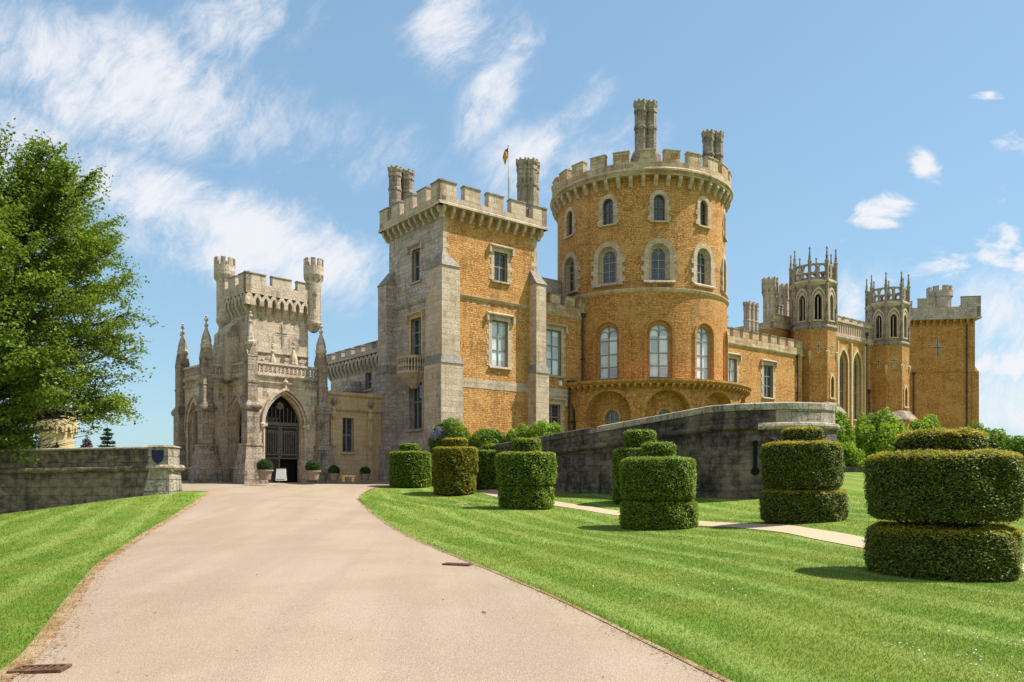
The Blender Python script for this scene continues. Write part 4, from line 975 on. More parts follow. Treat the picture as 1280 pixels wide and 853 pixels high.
for f, s in ((fAl, 1.9), (fBl, 2.0)):
    window(gh, f, 'point', s, 1.9, .9, 5.5, .6, nx=2, transoms=(.45,), pane='glass', bars='terracotta', surround=0, h=1.7, tracery=True, sill=True, sur_mat='gate')
    m = MB(); ring(m, f, outl('point', s, 1.9, .9, 5.5, h=1.7), outl('point', s, 2.3, .9, 5.72, h=1.85), -.06, .1)
    ring(m, f, outl('point', s, 1.55, .95, 5.3, h=1.5), outl('point', s, 1.9, .95, 5.5, h=1.7), .25, .5); ring(m, f, outl('point', s, 2.45, 3.4, 5.85, h=1.9), outl('point', s, 2.62, 3.4, 6.0, h=1.98), -.15, .02); m.build('arch_ring', M['gate'], gh)
m = MB()
for a, b_, d0 in ((0, .16, .55), (.16, .30, .38), (.30, .44, .2), (.44, .62, .04)):
    pass
for w_, zt, h_, w2_, zt2, h2_, d0, d1 in ((2.98, 5.98, 2.25, 3.2, 6.1, 2.34, -.09, .1),):
    ring(m, fA, outl('point', 2.5, w_, ZB, zt, h=h_, n=16), outl('point', 2.5, w2_, ZB, zt2, h=h2_, n=16), d0, d1)
ring(m, fA, outl('point', 2.5, 2.78, ZB, 5.86, h=2.15, n=16), outl('point', 2.5, 2.98, ZB, 5.98, h=2.25, n=16), .2, .5)
m.build('arch_ring', M['gate'], gh)
m = MB(); ring(m, fA, outl('point', 2.5, 3.3, 3.75, 6.18, h=2.38, n=16), outl('point', 2.5, 3.56, 3.75, 6.36, h=2.5, n=16), -.24, .02)
q = fA(2.5, 0, -.12); m.lathe(q[0], q[1], [(.13, 6.25), (.09, 6.5), (.17, 6.62), (.2, 6.72), (.12, 6.84), (.07, 6.9), (.02, 7.08)], 8)
for s in (.78, 4.22):
    q = fA(s, 0, -.16); m.lathe(q[0], q[1], [(.02, 3.45), (.15, 3.6), (.17, 3.8), (.1, 3.9)], 8)
m.build('hood_mould', M['gate'], gh)
m = MB()
for s in (1.0, 4.0):
    boxp(m, fA, s-.16, s+.16, 3.65, 3.85, -.17, .3); boxp(m, fA, s-.18, s+.18, ZB, .45, -.17, .3)
m.build('impost', M['gate'], gh)
# doors
fd = fA; m = MB(); dd = .72
poly(m, fd, outl('point', 2.5, 2.75, 3.95, 5.85, h=2.1, n=12), dd); m.build('fanlight', M['void'], gh)
m = MB(); boxp(m, fd, 1.1, 3.9, 3.78, 4.0, dd-.16, dd)
for i in range(9):
    s = 1.3+i*.3; boxp(m, fd, s-.02, s+.02, 4.0, 4.35+.9*math.sqrt(max(0.02, 1-abs(s-2.5)/1.37)), dd-.06, dd)
for i in range(5):
    o = outl('round', 1.35+i*.26, .2, 4.0, 4.28, n=4); o2 = outl('round', 1.35+i*.26, .26, 4.0, 4.32, n=4); ring(m, fd, o, o2, dd-.1, dd)
m.build('transom', M['iron_bar'], gh)
m = MB(); q = []
for i in range(12):
    a = 2*PI*i/12; q.append((2.5+.2*math.cos(a), 5.15+.2*math.sin(a)))
q2 = [(2.5+(x-2.5)*(1.5 if i % 2 else 1.15), 5.15+(z-5.15)*(1.5 if i % 2 else 1.15)) for i, (x, z) in enumerate(q)]
ring(m, fd, [(2.5+(x-2.5)*.35, 5.15+(z-5.15)*.35) for x, z in q], q2, dd-.1, dd-.02, closed=True); poly(m, fd, q, dd-.05); m.build('rosette', M['iron_bar'], gh)
for sgn, s0, s1 in ((0, 1.14, 2.48), (1, 2.52, 3.86)):
    m = MB(); boxp(m, fd, s0, s1, ZB if sgn == 0 else 1.45, 3.78, dd-.03, dd+.04); dl = m.build('door_leaf', M['wood'], gh)
    m = MB()
    for s in (s0+.05, s1-.05): boxp(m, fd, s-.05, s+.05, ZB if sgn == 0 else 1.45, 3.76, dd-.1, dd-.03)
    for z in (1.5, 1.75, 3.4, 3.66): boxp(m, fd, s0, s1, z-.035, z+.035, dd-.09, dd-.03)
    n = 7
    for i in range(n):
        s = s0+.16+(s1-s0-.32)*i/(n-1); boxp(m, fd, s-.025, s+.025, 1.75, 3.4, dd-.085, dd-.03)
        c = outl('round', s, .13, 3.2, 3.4, n=3); ring(m, fd, outl('round', s, .08, 3.2, 3.37, n=3), c, dd-.08, dd-.03)
    m.build('grille', M['iron_bar'], dl)
m = MB(); poly(m, fd, [(1.1, ZB), (1.1, 4), (3.9, 4), (3.9, ZB)], dd+.4); m.build('dark_interior', M['void'], gh)
# strings and balustrades
runs = [(fA, .3, 5.0), (fAl, .3, 3.35), (fBf, .3, 1.55), (fBl, .3, 3.75)]
for f, a, b in runs:
    string(gh, f, a-.3, b+.3, 6.72, .16, .3, 'gate'); string(gh, f, a-.3, b+.3, 7.16, .2, .26, 'gate')
    m = MB(); boxp(m, f, a, b, 7.14, 7.3, -.1, .15); boxp(m, f, a, b, 7.86, 8.0, -.12, .17); bl = m.build('balustrade', M['gate'], gh)
    n = max(3, int((b-a)/.30)); w_ = (b-a)/n
    for i in range(n):
        s = a+(i+.5)*w_; m = MB()
        ring(m, f, outl('round', s, w_-.10, 7.3, 7.78, n=4), outl('round', s, w_, 7.3, 7.86, n=4), -.06, .1)
        zc = 7.52; o = [(s+.06*math.cos(2*PI*j/6), zc+.10*math.sin(2*PI*j/6)) for j in range(6)]; o2 = [(s+.10*math.cos(2*PI*j/6), zc+.15*math.sin(2*PI*j/6)) for j in range(6)]
        ring(m, f, o, o2, -.03, .07, closed=True); m.build('pierced_panel', M['gate'], bl)
# pinnacled buttresses
def sqr(c, w, z, ax=None):
    h = w/2; return [(c[0]+(GU[0]*i+GV[0]*j)*h, c[1]+(GU[1]*i+GV[1]*j)*h, z) for i, j in ((-1, -1), (1, -1), (1, 1), (-1, 1))]
def pinn(c, top=11.3, base=True, sc=1.0):
    m = MB()
    if base:
        m.hexa(sqr(c, 1.75, ZB), sqr(c, 1.62, .5)); m.hexa(sqr(c, 1.62, .5), sqr(c, 1.08, 2.3)); m.hexa(sqr(c, 1.2, 2.28), sqr(c, 1.2, 2.42)); m.hexa(sqr(c, .86, 2.42), sqr(c, .86, 4.7))
        m.hexa(sqr(c, 1.0, 4.7), sqr(c, 1.12, 4.85)); m.hexa(sqr(c, 1.12, 4.85), sqr(c, 1.12, 4.98)); m.hexa(sqr(c, 1.12, 4.98), sqr(c, .68, 5.3)); m.hexa(sqr(c, .68, 5.3), sqr(c, .68, 8.3))
        m.hexa(sqr(c, .76, 6.5), sqr(c, .76, 6.62))
        for (ux, uy, wx, wy) in ((*GU, *GV), (*GV, *GU)):
            h = .37
            for sg in (-1, 1):
                p = [(c[0]+ux*sg*h+wx*h*t, c[1]+uy*sg*h+wy*h*t, z) for t, z in ((-1, 8.25), (1, 8.25), (0, 9.1))]; b2 = [(c[0]+wx*h*t*.6, c[1]+wy*h*t*.6, z) for t, z in ((-1, 8.25), (1, 8.25), (0, 9.1))]
                m.face(p); m.face([p[0], p[2], b2[2], b2[0]]); m.face([p[1], b2[1], b2[2], p[2]])
    bt = m.build('buttress', [M['soot'] if base else M['gate']], gh) if base else gh  # darker stone colour: weathering plus the shade on these buttresses
    m = MB(); z0 = top-2.35*sc; r = .36*sc
    m.lathe(c[0], c[1], [(r*.75, z0-.6), (r*.75, z0), (r*1.05, z0+.08*sc), (r*1.15, z0+.2*sc), (r*1.15, z0+.3*sc), (r*.98, z0+.36*sc), (r*1.0, z0+.55*sc), (r*.85, z0+.85*sc), (r*.55, z0+1.15*sc), (r*.3, z0+1.4*sc), (r*.22, z0+1.5*sc), (r*.42, z0+1.6*sc), (r*.42, z0+1.68*sc), (r*.16, z0+1.75*sc), (r*.12, z0+1.9*sc), (r*.40, z0+1.98*sc), (r*.36, z0+2.1*sc), (r*.12, z0+2.16*sc), (r*.26, z0+2.26*sc), (r*.03, top)], 8)
    m.build('pinnacle', M['gate'], bt)
pinn(Q(.0, .0)); pinn(Q(5.35, .0)); pinn(Q(-1.55, 3.35)); pinn(Q(-1.55, 7.3)); pinn(Q(-1.1, 8.6), 11.0)
for a in (2.0, 3.6): pinn(Q(a, .75), 9.5 if a < 3 else 9.95, False, .85)
# tower over the porch
T0, T1, B0, B1 = .5, 5.05, 1.25, 4.75
fT = Pl(Q(T0, B0), GU, GN); fTl = Pl(Q(T0, B0), GV, GW); fTr = Pl(Q(T1, B0), GV, GU); fTb = Pl(Q(T0, B1), GU, GV); TL, TLb = T1-T0, B1-B0
m = MB(); panel(m, fT, 0, TL, 6.9, 13.0); panel(m, fTl, 0, TLb, 6.9, 13.0); panel(m, fTr, 0, TLb, 6.9, 13.0); panel(m, fTb, 0, TL, 6.9, 13.0); m.build('tower_wall', M['gate'], gh)
m = MB(); m.face([(*Q(T0, B0), 12.9), (*Q(T1, B0), 12.9), (*Q(T1, B1), 12.9), (*Q(T0, B1), 12.9)]); m.build('roof', M['lead'], gh)
string(gh, fT, .3, TL, 8.9, .1, .16, 'gate')
ov = .4; m = MB()
for f, L in ((fT, TL), (fTl, TLb), (fTr, TLb), (fTb, TL)): boxp(m, f, -ov, L+ov, 12.75, 13.46, -ov, -ov+.38)
m.build('parapet', M['gate'], gh)
for nn, (f, L) in enumerate(((fT, TL), (fTl, TLb), (fTr, TLb))):
    tot = L+2*ov; n = 3; gp = .5; mw = (tot-gp*(n-1))/n
    for i in range(n): merlon(gh, f, -ov+i*(mw+gp), -ov+i*(mw+gp)+mw, 13.45, 14.2, -ov, -ov+.38, 'gate', capm='slate')
    k_ = 9 if nn == 0 else 8
    for i in range(k_):
        s = -ov+.25+i*(tot-.5)/(k_-1); m = MB()
        ring(m, f, outl('point', s, .30, 11.95, 12.55, h=.34, n=5), outl('point', s, (tot-.5)/(k_-1), 11.95, 12.8, h=.5, n=5), -ov, 0.0)
        extr(m, f, s+.15, s+(tot-.5)/(k_-1)-.15, [(.03, 11.3), (-.08, 11.4), (-.22, 11.65), (-ov, 11.96), (.03, 11.96)]); m.build('corbel_arch', M['gate'], gh)
slit_cross(gh, fT, 2.45, 10.2, .85, 1.55, 'gate', t=.05)
def gturret(c, z0, zt, r):
    m = MB(); m.lathe(*c, [(r*.25, z0-.62), (r*.6, z0-.5), (r*.88, z0-.22), (r*1.05, z0), (r*1.05, z0+.12), (r, z0+.2), (r, zt-1.75), (r*1.1, zt-1.5), (r*1.32, zt-1.2), (r*1.32, zt-.55)], 24)
    t = m.build('corner_turret', M['gate'], gh)
    for i in range(8):
        f = Cy(c, r*1.32, i*PI/4+.2); m = MB(); boxp(m, f, -.17, .17, zt-.56, zt, 0, .22, 3); m.build('merlon', M['gate'], t)
        m = MB(); g = i*PI/4+.2; f = tangent(c, r*1.04, g); extr(m, f, -.06, .06, [(.05, zt-1.7), (-.12, zt-1.5), (-r*.27, zt-1.2), (.05, zt-1.2)]); m.build('corbel', M['gate'], t)
    m = MB(); f = tangent(c, r, math.atan2(-c[1], -c[0])+.15); boxp(m, f, -.07, .07, zt-3.6, zt-2.4, -.02, .05); boxp(m, f, -.16, .16, zt-2.75, zt-2.6, -.02, .05); m.build('arrow_slit', M['slate'], t)
gturret(Q(5.4, 1.08), 11.3, 16.0, .54); gturret(Q(.38, 4.7), 11.3, 15.8, .56)
m = MB(); f = fTl; extr(m, f, 1.4, 3.2, [(.02, 6.9), (-1.0, 6.9), (-1.0, 10.2), (0.02, 11.2)]); extr(m, f, 3.2, 4.4, [(.02, 6.9), (-.7, 6.9), (-.7, 9.2), (0.02, 11.4)]); m.build('buttress', M['gate'], gh)
for s in (1.55, 2.75, 4.2): m = MB(); tbox(m, fT, (s-.4, s+.4, -.02, .1), 8.4, (s-.02, s+.02, -.02, .1), 9.05); m.build('gablet', M['gate'], gh)
# ---- low range linking the gatehouse to the castle
lk = thing('linking_range', 'low buff stone range with one tall window between the gatehouse and the square tower', 'building', *Q(8, 1), 0)
LB = .35; fl_ = Pl(Q(5.9, LB), GU, GN); LL = 5.1
m = MB(); panel(m, fl_, -.2, LL, ZB, 6.3, [outl('rect', 1.95, .98, 2.05, 4.6)], .4); m.build('wall', M['warm'], lk)
m = MB(); m.face([(*Q(5.7, LB), 6.2), (*Q(11, LB), 6.2), (*Q(11, LB+4), 6.2), (*Q(5.7, LB+4), 6.2)]); m.build('roof', M['lead'], lk)
window(lk, fl_, 'rect', 1.95, .98, 2.05, 4.6, .28, nx=1, transoms=(.5,), pane='glass', bars='bars', surround=.14, sur_mat='warm', quoin=False, fine=.3)
string(lk, fl_, -.2, LL, 5.35, .22, .35, 'warm'); string(lk, fl_, -.2, LL, 6.42, .2, .3, 'warm')
m = MB()
for i in range(24): boxp(m, fl_, -.1+i*.22, -.0+i*.22, 6.38, 6.5, -.16, -.02)
m.build('cresting', M['warm'], lk)
for s in (.55, 3.75):
    m = MB(); boxp(m, fl_, s-.2, s+.2, ZB, 4.9, -.22, .05); boxp(m, fl_, s-.28, s+.28, 2.5, 2.75, -.3, .05); q = fl_(s, 0, -.28)
    m.lathe(q[0], q[1], [(.02, 4.35), (.2, 4.6), (.24, 4.85), (.14, 5.0), (.2, 5.1), (.03, 5.3)], 8); m.lathe(q[0], q[1], [(.03, 2.3), (.16, 2.5), (.18, 2.7), (.1, 2.85)], 8); m.build('pilaster', M['warm'], lk)
    m = MB(); q = fl_(s+.1, 0, -.22); m.lathe(q[0], q[1], [(.03, 5.45), (.2, 5.6), (.22, 5.8), (.1, 5.95), (.02, 6.0)], 8); m.build('carved_boss', M['slate'], lk)
# ---- things in front of the gate
def leafball(parent, name, c, r, n, size, mat, seed):
    rng = np.random.default_rng(seed); d = rng.normal(size=(n, 3)); d /= np.linalg.norm(d, axis=1)[:, None]
    p = np.array(c)+d*r*rng.uniform(.9, 1.03, (n, 1)); leaves_np(parent, name, p, d, size, mat, rng)
def leaves_np(parent, name, p, nrm, size, mat, rng, tilt=.8, asp=.55, mi=None, kind=None, droop=0.0):
    n = len(p); a = nrm+rng.normal(size=(n, 3))*tilt; a /= np.linalg.norm(a, axis=1)[:, None]+1e-9
    t = rng.normal(size=(n, 3)); t[:, 2] -= droop; t -= (t*a).sum(1)[:, None]*a; t /= np.linalg.norm(t, axis=1)[:, None]+1e-9
    b = np.cross(a, t); s = (size*rng.uniform(.65, 1.3, n))[:, None] if np.ndim(size) == 0 else (size*rng.uniform(.65, 1.3, n))[:, None]
    v = np.stack([p-t*s*.5, p+b*s*asp*.5, p+t*s*.5, p-b*s*asp*.5], 1).reshape(-1, 3)
    F = np.arange(n*4).reshape(n, 4); return build_np(name, v, F, mat, parent, mi, kind)
setS(1.0)
def potplant(px, d, pz, r, h, label, seed, group=None):
    x, y = at(px, d), d; z = pz
    t = thing('potted_shrub', label, 'potted shrub', x, y, z, group)
    m = MB(); m.lathe(x, y, [(r*.62, z), (r*.66, z+.04), (r*.8, z+h*.7), (r*.92, z+h*.85), (r*1.0, z+h*.88), (r*1.0, z+h), (r*.88, z+h), (r*.84, z+h*.9)], 24, cap1=True); m.build('pot', M['terracotta'], t)
    m = MB(); m.lathe(x, y, [(.04, z+h*.8), (.04, z+h+.15)], 6); m.build('stem', M['bark'], t)
    m = MB(); R = r*.92; m.lathe(x, y, [(.01, z+h-.02), (R*.8, z+h+.05), (R*.95, z+h+R*.5), (R*.8, z+h+R), (R*.4, z+h+R*1.3), (.01, z+h+R*1.36)], 16); fo = m.build('foliage_core', M['yewcore'], t, smooth=True)
    rng = np.random.default_rng(seed); n = 1600; dd_ = rng.normal(size=(n, 3)); dd_ /= np.linalg.norm(dd_, axis=1)[:, None]
    p = np.array([x, y, z+h+R*.5])+dd_*np.array([R, R, R*.88])*rng.uniform(.92, 1.04, (n, 1)); p = p[p[:, 2] > z+h-.03]
    leaves_np(t, 'foliage', p, (p-np.array([x, y, z+h+R*.5])), .07, M['box'], rng)
GZ0 = -.05
potplant(331, 47.0, -.02, .50, .62, 'clipped box ball in a stone pot left of the arched doorway', 1)
potplant(391, 49.3, -.02, .50, .60, 'clipped box ball in a stone pot right of the arched doorway', 2)
potplant(417.5, 50.6, -.02, .40, .42, 'smaller clipped box ball in a dark pot below the tall window of the low range', 3)
x, y = at(351.5, 47.2), 47.2
t = thing('notice_board', 'small white A-frame notice board standing before the arched doorway', 'notice board', x, y, -.03)
m = MB()
for sg in (-1, 1): m.hexa([(x-.29, y-.02+sg*.16, -.05), (x+.29, y-.02+sg*.16, -.05), (x+.29, y+.02+sg*.16, -.05), (x-.29, y+.02+sg*.16, -.05)], [(x-.27, y-.02+sg*.02, .68), (x+.27, y-.02+sg*.02, .68), (x+.27, y+.015+sg*.02, .68), (x-.27, y+.015+sg*.02, .68)])
m.build('board', M['white'], t)
m = MB(); m.box(x-.24, x+.24, y-.17, y-.1, .0, .04); m.box(x-.28, x+.28, y-.045, y+.045, .66, .71); m.build('frame', M['grate'], t)
x, y = at(436, 50.2), 50.2
t = thing('stone_bench', 'low stone bench slab in front of the low linking range', 'bench', x, y, -.03)
m = MB(); m.box(x-.45, x+.45, y-.22, y+.22, .20, .29); m.build('seat', M['warm'], t)
for sg in (-1, 1): m = MB(); m.box(x+sg*.3-.08, x+sg*.3+.08, y-.17, y+.17, -.12, .20); m.build('leg', M['warm'], t)
potplant(456.5, 50.9, -.02, .36, .40, 'dark clipped shrub in a pot in the corner shade beside the square tower', 4)

# ------------------------------------------------------------------ curved terrace wall with its bastion
def wk(k): return (-5.1+13.6*k, 50.6-16.9*k)
tw = thing('terrace_wall', 'long blackened retaining wall sloping up to a rounded bastion with a roll moulding', 'wall', *wk(.6), -1.0)
BC = (10.95, 36.35); BR = 3.62
line = [wk(t) for t in np.linspace(0, .985, 40)]
th0 = math.atan2(line[-1][1]-BC[1], line[-1][0]-BC[0])
for i in range(1, 46):
    a = th0+R_(178)*i/45; line.append((BC[0]+BR*math.cos(a), BC[1]+BR*math.sin(a)))
for i in range(1, 8): line.append((line[-1][0]-.2*1.2, line[-1][1]+1.0))
L3 = [Vector((x, y, 0)) for x, y in line]; arc = [0]
for a, b in zip(L3[:-1], L3[1:]): arc.append(arc[-1]+(b-a).length)
def topz(i):
    k = i/39*.985
    z = 1.60+1.58*k if i <= 39 else 1.60+1.58*.985+.20*(i-39)/45
    return z+.12*math.sin(min(k, 1)*PI)*-.3
nrm = []
for i in range(len(L3)):
    t = (L3[min(i+1, len(L3)-1)]-L3[max(i-1, 0)]).normalized(); nrm.append(Vector((t.y, -t.x, 0)))
def wallpts(i, prof):
    """profile of (outward, z) for station i"""
    return [(L3[i].x+nrm[i].x*o, L3[i].y+nrm[i].y*o, z) for o, z in prof]
def sweep(mb, profs, i0, i1, uvz=True):
    for i in range(i0, i1):
        A, B = wallpts(i, profs(i)), wallpts(i+1, profs(i+1)); n = len(A); run = 0
        for k in range(n-1):
            dl = (Vector(A[k+1])-Vector(A[k])).length; za = run; run += dl
            mb.face([A[k], B[k], B[k+1], A[k+1]], [(arc[i], za), (arc[i+1], za), (arc[i+1], run), (arc[i], run)])
    for i in (i0, i1): mb.face(wallpts(i, profs(i)))
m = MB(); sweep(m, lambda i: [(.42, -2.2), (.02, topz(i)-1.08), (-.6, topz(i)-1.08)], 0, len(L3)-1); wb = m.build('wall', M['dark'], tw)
def rollp(i):
    z = topz(i)-.98; return [(-.1, z-.26)]+[(.02+.17*math.cos(a), z+.15*math.sin(a)) for a in np.linspace(-PI/2, PI/2, 7)]+[(-.1, z+.17)]
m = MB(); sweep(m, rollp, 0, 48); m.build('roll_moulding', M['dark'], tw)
m = MB(); sweep(m, rollp, 48, len(L3)-1); m.build('roll_moulding', M['lichen'], tw)
gaps = [9, 23, 27+30]
gaps = [int(.22*40), int(.67*40), 39+27]
edges = [0]+[q for g in gaps for q in (g, g+1)]+[len(L3)-1]
for i0_, i1_, mt_ in ((0, 51, 'dark'), (51, len(L3)-1, 'lichen')):
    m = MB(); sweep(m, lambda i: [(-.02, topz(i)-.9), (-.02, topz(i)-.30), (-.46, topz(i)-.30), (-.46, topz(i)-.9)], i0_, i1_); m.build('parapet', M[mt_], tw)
for a, b in zip(edges[0::2], edges[1::2]):
    m = MB(); sweep(m, lambda i: [(.02, topz(i)-.31), (.02, topz(i)-.04), (-.22, topz(i)+.03), (-.48, topz(i)-.04), (-.48, topz(i)-.31), (.02, topz(i)-.31)], a, b); m.build('coping', M['dark'] if b < 38 else M['lichen'], tw)
# gun loops in the bastion
for px_ in (945, 962, 972, 982):
    ang = math.atan2(-1.2, (px_-958)/30.0*1.0) if False else None
def loopat(a):
    f = tangent(BC, BR+.30, a); m = MB(); z0, z1 = .55, 1.75
    o = [(-.07, z0), (-.07, z1), (.07, z1), (.07, z0)]; m.face([f(s, z, -.02) for s, z in o]); m.face([f(.16*math.cos(q), z0+.16*math.sin(q), -.022) for q in np.linspace(0, 2*PI, 14)[:-1]]); m.face([f(.12*math.cos(q), z1+.12*math.sin(q), -.024) for q in np.linspace(0, 2*PI, 14)[:-1]])
    return m
for a in (-104, -84, -66, -50):
    m = MB(); f = tangent(BC, BR+.20, R_(a)); z0, z1 = .35, 1.5
    extr(m, f, -.07, .07, [(.3, z0), (-.04, z0), (-.02, z1), (.3, z1)])
    for zc, r in ((z0, .17), (z1, .13)):
        pr = [(r*math.cos(q), zc+r*math.sin(q)) for q in np.linspace(0, 2*PI, 13)[:-1]]; A = [f(s, z, -.045) for s, z in pr]; B = [f(s, z, .3) for s, z in pr]; m.hexa(B, A)
    m.build('gun_loop', M['void'], tw)
# terrace behind the wall, up against the castle
rows = []
base = [(K*P(a, -.3)[0], K*P(a, -.3)[1]) for a in np.linspace(.3, 36, 85)]
n0 = len(L3)-8; V_, F_ = [], []
for i in range(85):
    j = i/84*n0; j0 = int(j); tt = j-j0; j1 = min(j0+1, n0)
    w_ = L3[j0].lerp(L3[j1], tt); nn = nrm[j0]; zt = lerp(topz(j0), topz(j1), tt)-1.0
    a = (w_.x-nn.x*.3, w_.y-nn.y*.3)
    for q in range(9):
        s = q/8; V_.append((lerp(a[0], base[i][0], s), lerp(a[1], base[i][1], s), zt+(.25 if 0 < s else 0)*s))
ix = np.arange(85*9).reshape(85, 9); F_ = np.stack([ix[:-1, :-1], ix[:-1, 1:], ix[1:, 1:], ix[1:, :-1]], -1).reshape(-1, 4)
build_np('terrace', np.array(V_), F_, M['turf'], kind='structure')

# ------------------------------------------------------------------ left boundary wall
lw = thing('boundary_wall', 'low blackened stone wall with a roll moulding and an end pier at the left of the drive', 'wall', -18, 34.3, -1.5)
LX0, LX1, LY = -36.0, -14.72, 34.0; dirx = Vector((1, .015, 0)).normalized(); fw_ = Pl((LX1-21.3, LY-.2), (dirx.x, dirx.y), (.015, -1))
Lw = 21.3
def lz(s): return 1.02+.42*s/Lw
def lsweep(m, prof, s0, s1, n=12):
    for i in range(n):
        a, b = lerp(s0, s1, i/n), lerp(s0, s1, (i+1)/n); A, B = prof(a), prof(b); run = 0
        for k in range(len(A)-1):
            dl = math.hypot(A[k+1][0]-A[k][0], A[k+1][1]-A[k][1]); 
            m.face([fw_(a, A[k][1], A[k][0]), fw_(b, B[k][1], B[k][0]), fw_(b, B[k+1][1], B[k+1][0]), fw_(a, A[k+1][1], A[k+1][0])], [(a, run), (b, run), (b, run+dl), (a, run+dl)]); run += dl
    for s in (s0, s1): m.face([fw_(s, z, d) for d, z in prof(s)])
m = MB(); lsweep(m, lambda s: [(-.35, -3.2), (.04, lz(s)-.95), (.0, lz(s)-.93), (.0, lz(s)-.08), (1.1, lz(s)-.08), (1.1, -3.2)], 0, Lw-.9); m.build('wall', M['sooty'], lw)
m = MB(); lsweep(m, lambda s: [(.1, lz(s)-1.08)]+[(-.0-.15*math.cos(a), lz(s)-.92+.13*math.sin(a)) for a in np.linspace(-PI/2, PI/2, 7)]+[(.1, lz(s)-.79)], 0, Lw-.9, 10); m.build('roll_moulding', M['sooty'], lw)
m = MB(); lsweep(m, lambda s: [(-.06, lz(s)-.1), (-.06, lz(s)-.02), (.5, lz(s)+.04), (1.16, lz(s)-.02), (1.16, lz(s)-.1), (-.06, lz(s)-.1)], 0, Lw-.9, 8); m.build('coping', M['lichen'], lw)
m = MB(); tbox(m, fw_, (Lw-1.3, Lw+.14, -.42, 1.25), -2, (Lw-.86, Lw-.02, -.08, 1.15), lz(Lw)-.97); tbox(m, fw_, (Lw-.9, Lw-.06, -.07, 1.14), lz(Lw)-.97, (Lw-.9, Lw-.06, -.07, 1.14), lz(Lw)-.02); tbox(m, fw_, (Lw-.96, Lw+.0, -.13, 1.2), lz(Lw)-.02, (Lw-.9, Lw-.06, -.05, 1.12), lz(Lw)+.06)
pr = m.build('pier', M['lichen'], lw)
m = MB(); zc = lz(Lw)-.92
ring_ = [(-.19*math.cos(a), .15*math.sin(a)) for a in np.linspace(-PI/2, PI/2, 7)]
for f, s0, s1 in ((fw_, Lw-.95, Lw+.1), (Pl(fw_(Lw-.04, 0, 0)[:2], (.015, 1), (1, 0)), -.1, 1.2)):
    extr(m, f, s0, s1, [(.1, zc-.16)]+[(d, zc+z) for d, z in ring_]+[(.1, zc+.16)])
m.build('roll_moulding', M['lichen'], pr)
sh = [(-.28, .28), (-.27, -.02), (-.2, -.2), (0, -.36), (.2, -.2), (.27, -.02), (.28, .28), (.0, .26)]
m = MB(); s0, z0 = Lw-.5, lz(Lw)-.42; A = [fw_(s0+a*.9, z0+b*.95, -.125) for a, b in sh]; B = [fw_(s0+a*.9, z0+b*.95, -.06) for a, b in sh]; m.hexa(B, A); m.build('shield', M['blue'], lw)

# ------------------------------------------------------------------ distant round tower, conifer and copper tree beyond the wall
d = 120; x, r = at(71, d), 2.55
dt = thing('distant_tower', 'pale round battlemented turret seen under the beech branches beyond the boundary wall', 'tower', x, d, -3)
m = MB(); m.lathe(x, d, [(r*.93, -4), (r*.93, 7.4), (r*1.08, 8.3), (r*1.08, 9.6)], 32); m.build('wall', M['warm'], dt)
for i in range(14):
    g = 2*PI*i/14; f = tangent((x, d), r*.95, g); m = MB(); ring(m, f, outl('point', 0, .5, 6.9, 8.0, h=.5, n=4), outl('point', 0, 1.12, 6.9, 8.4, h=.6, n=4), -.36, .1); m.build('corbel_arch', M['warm'], dt)
    f = Cy((x, d), r*1.08, g); m = MB(); boxp(m, f, -.36, .36, 9.59, 10.5, 0, .4, 3); m.build('merlon', M['warm'], dt)
m = MB(); f = tangent((x, d), r*.93, math.atan2(-d, -x)); boxp(m, f, -.12, .12, 3.9, 5.6, -.03, .1); boxp(m, f, -.3, .3, 4.9, 5.15, -.03, .1); m.build('arrow_slit', M['void'], dt)
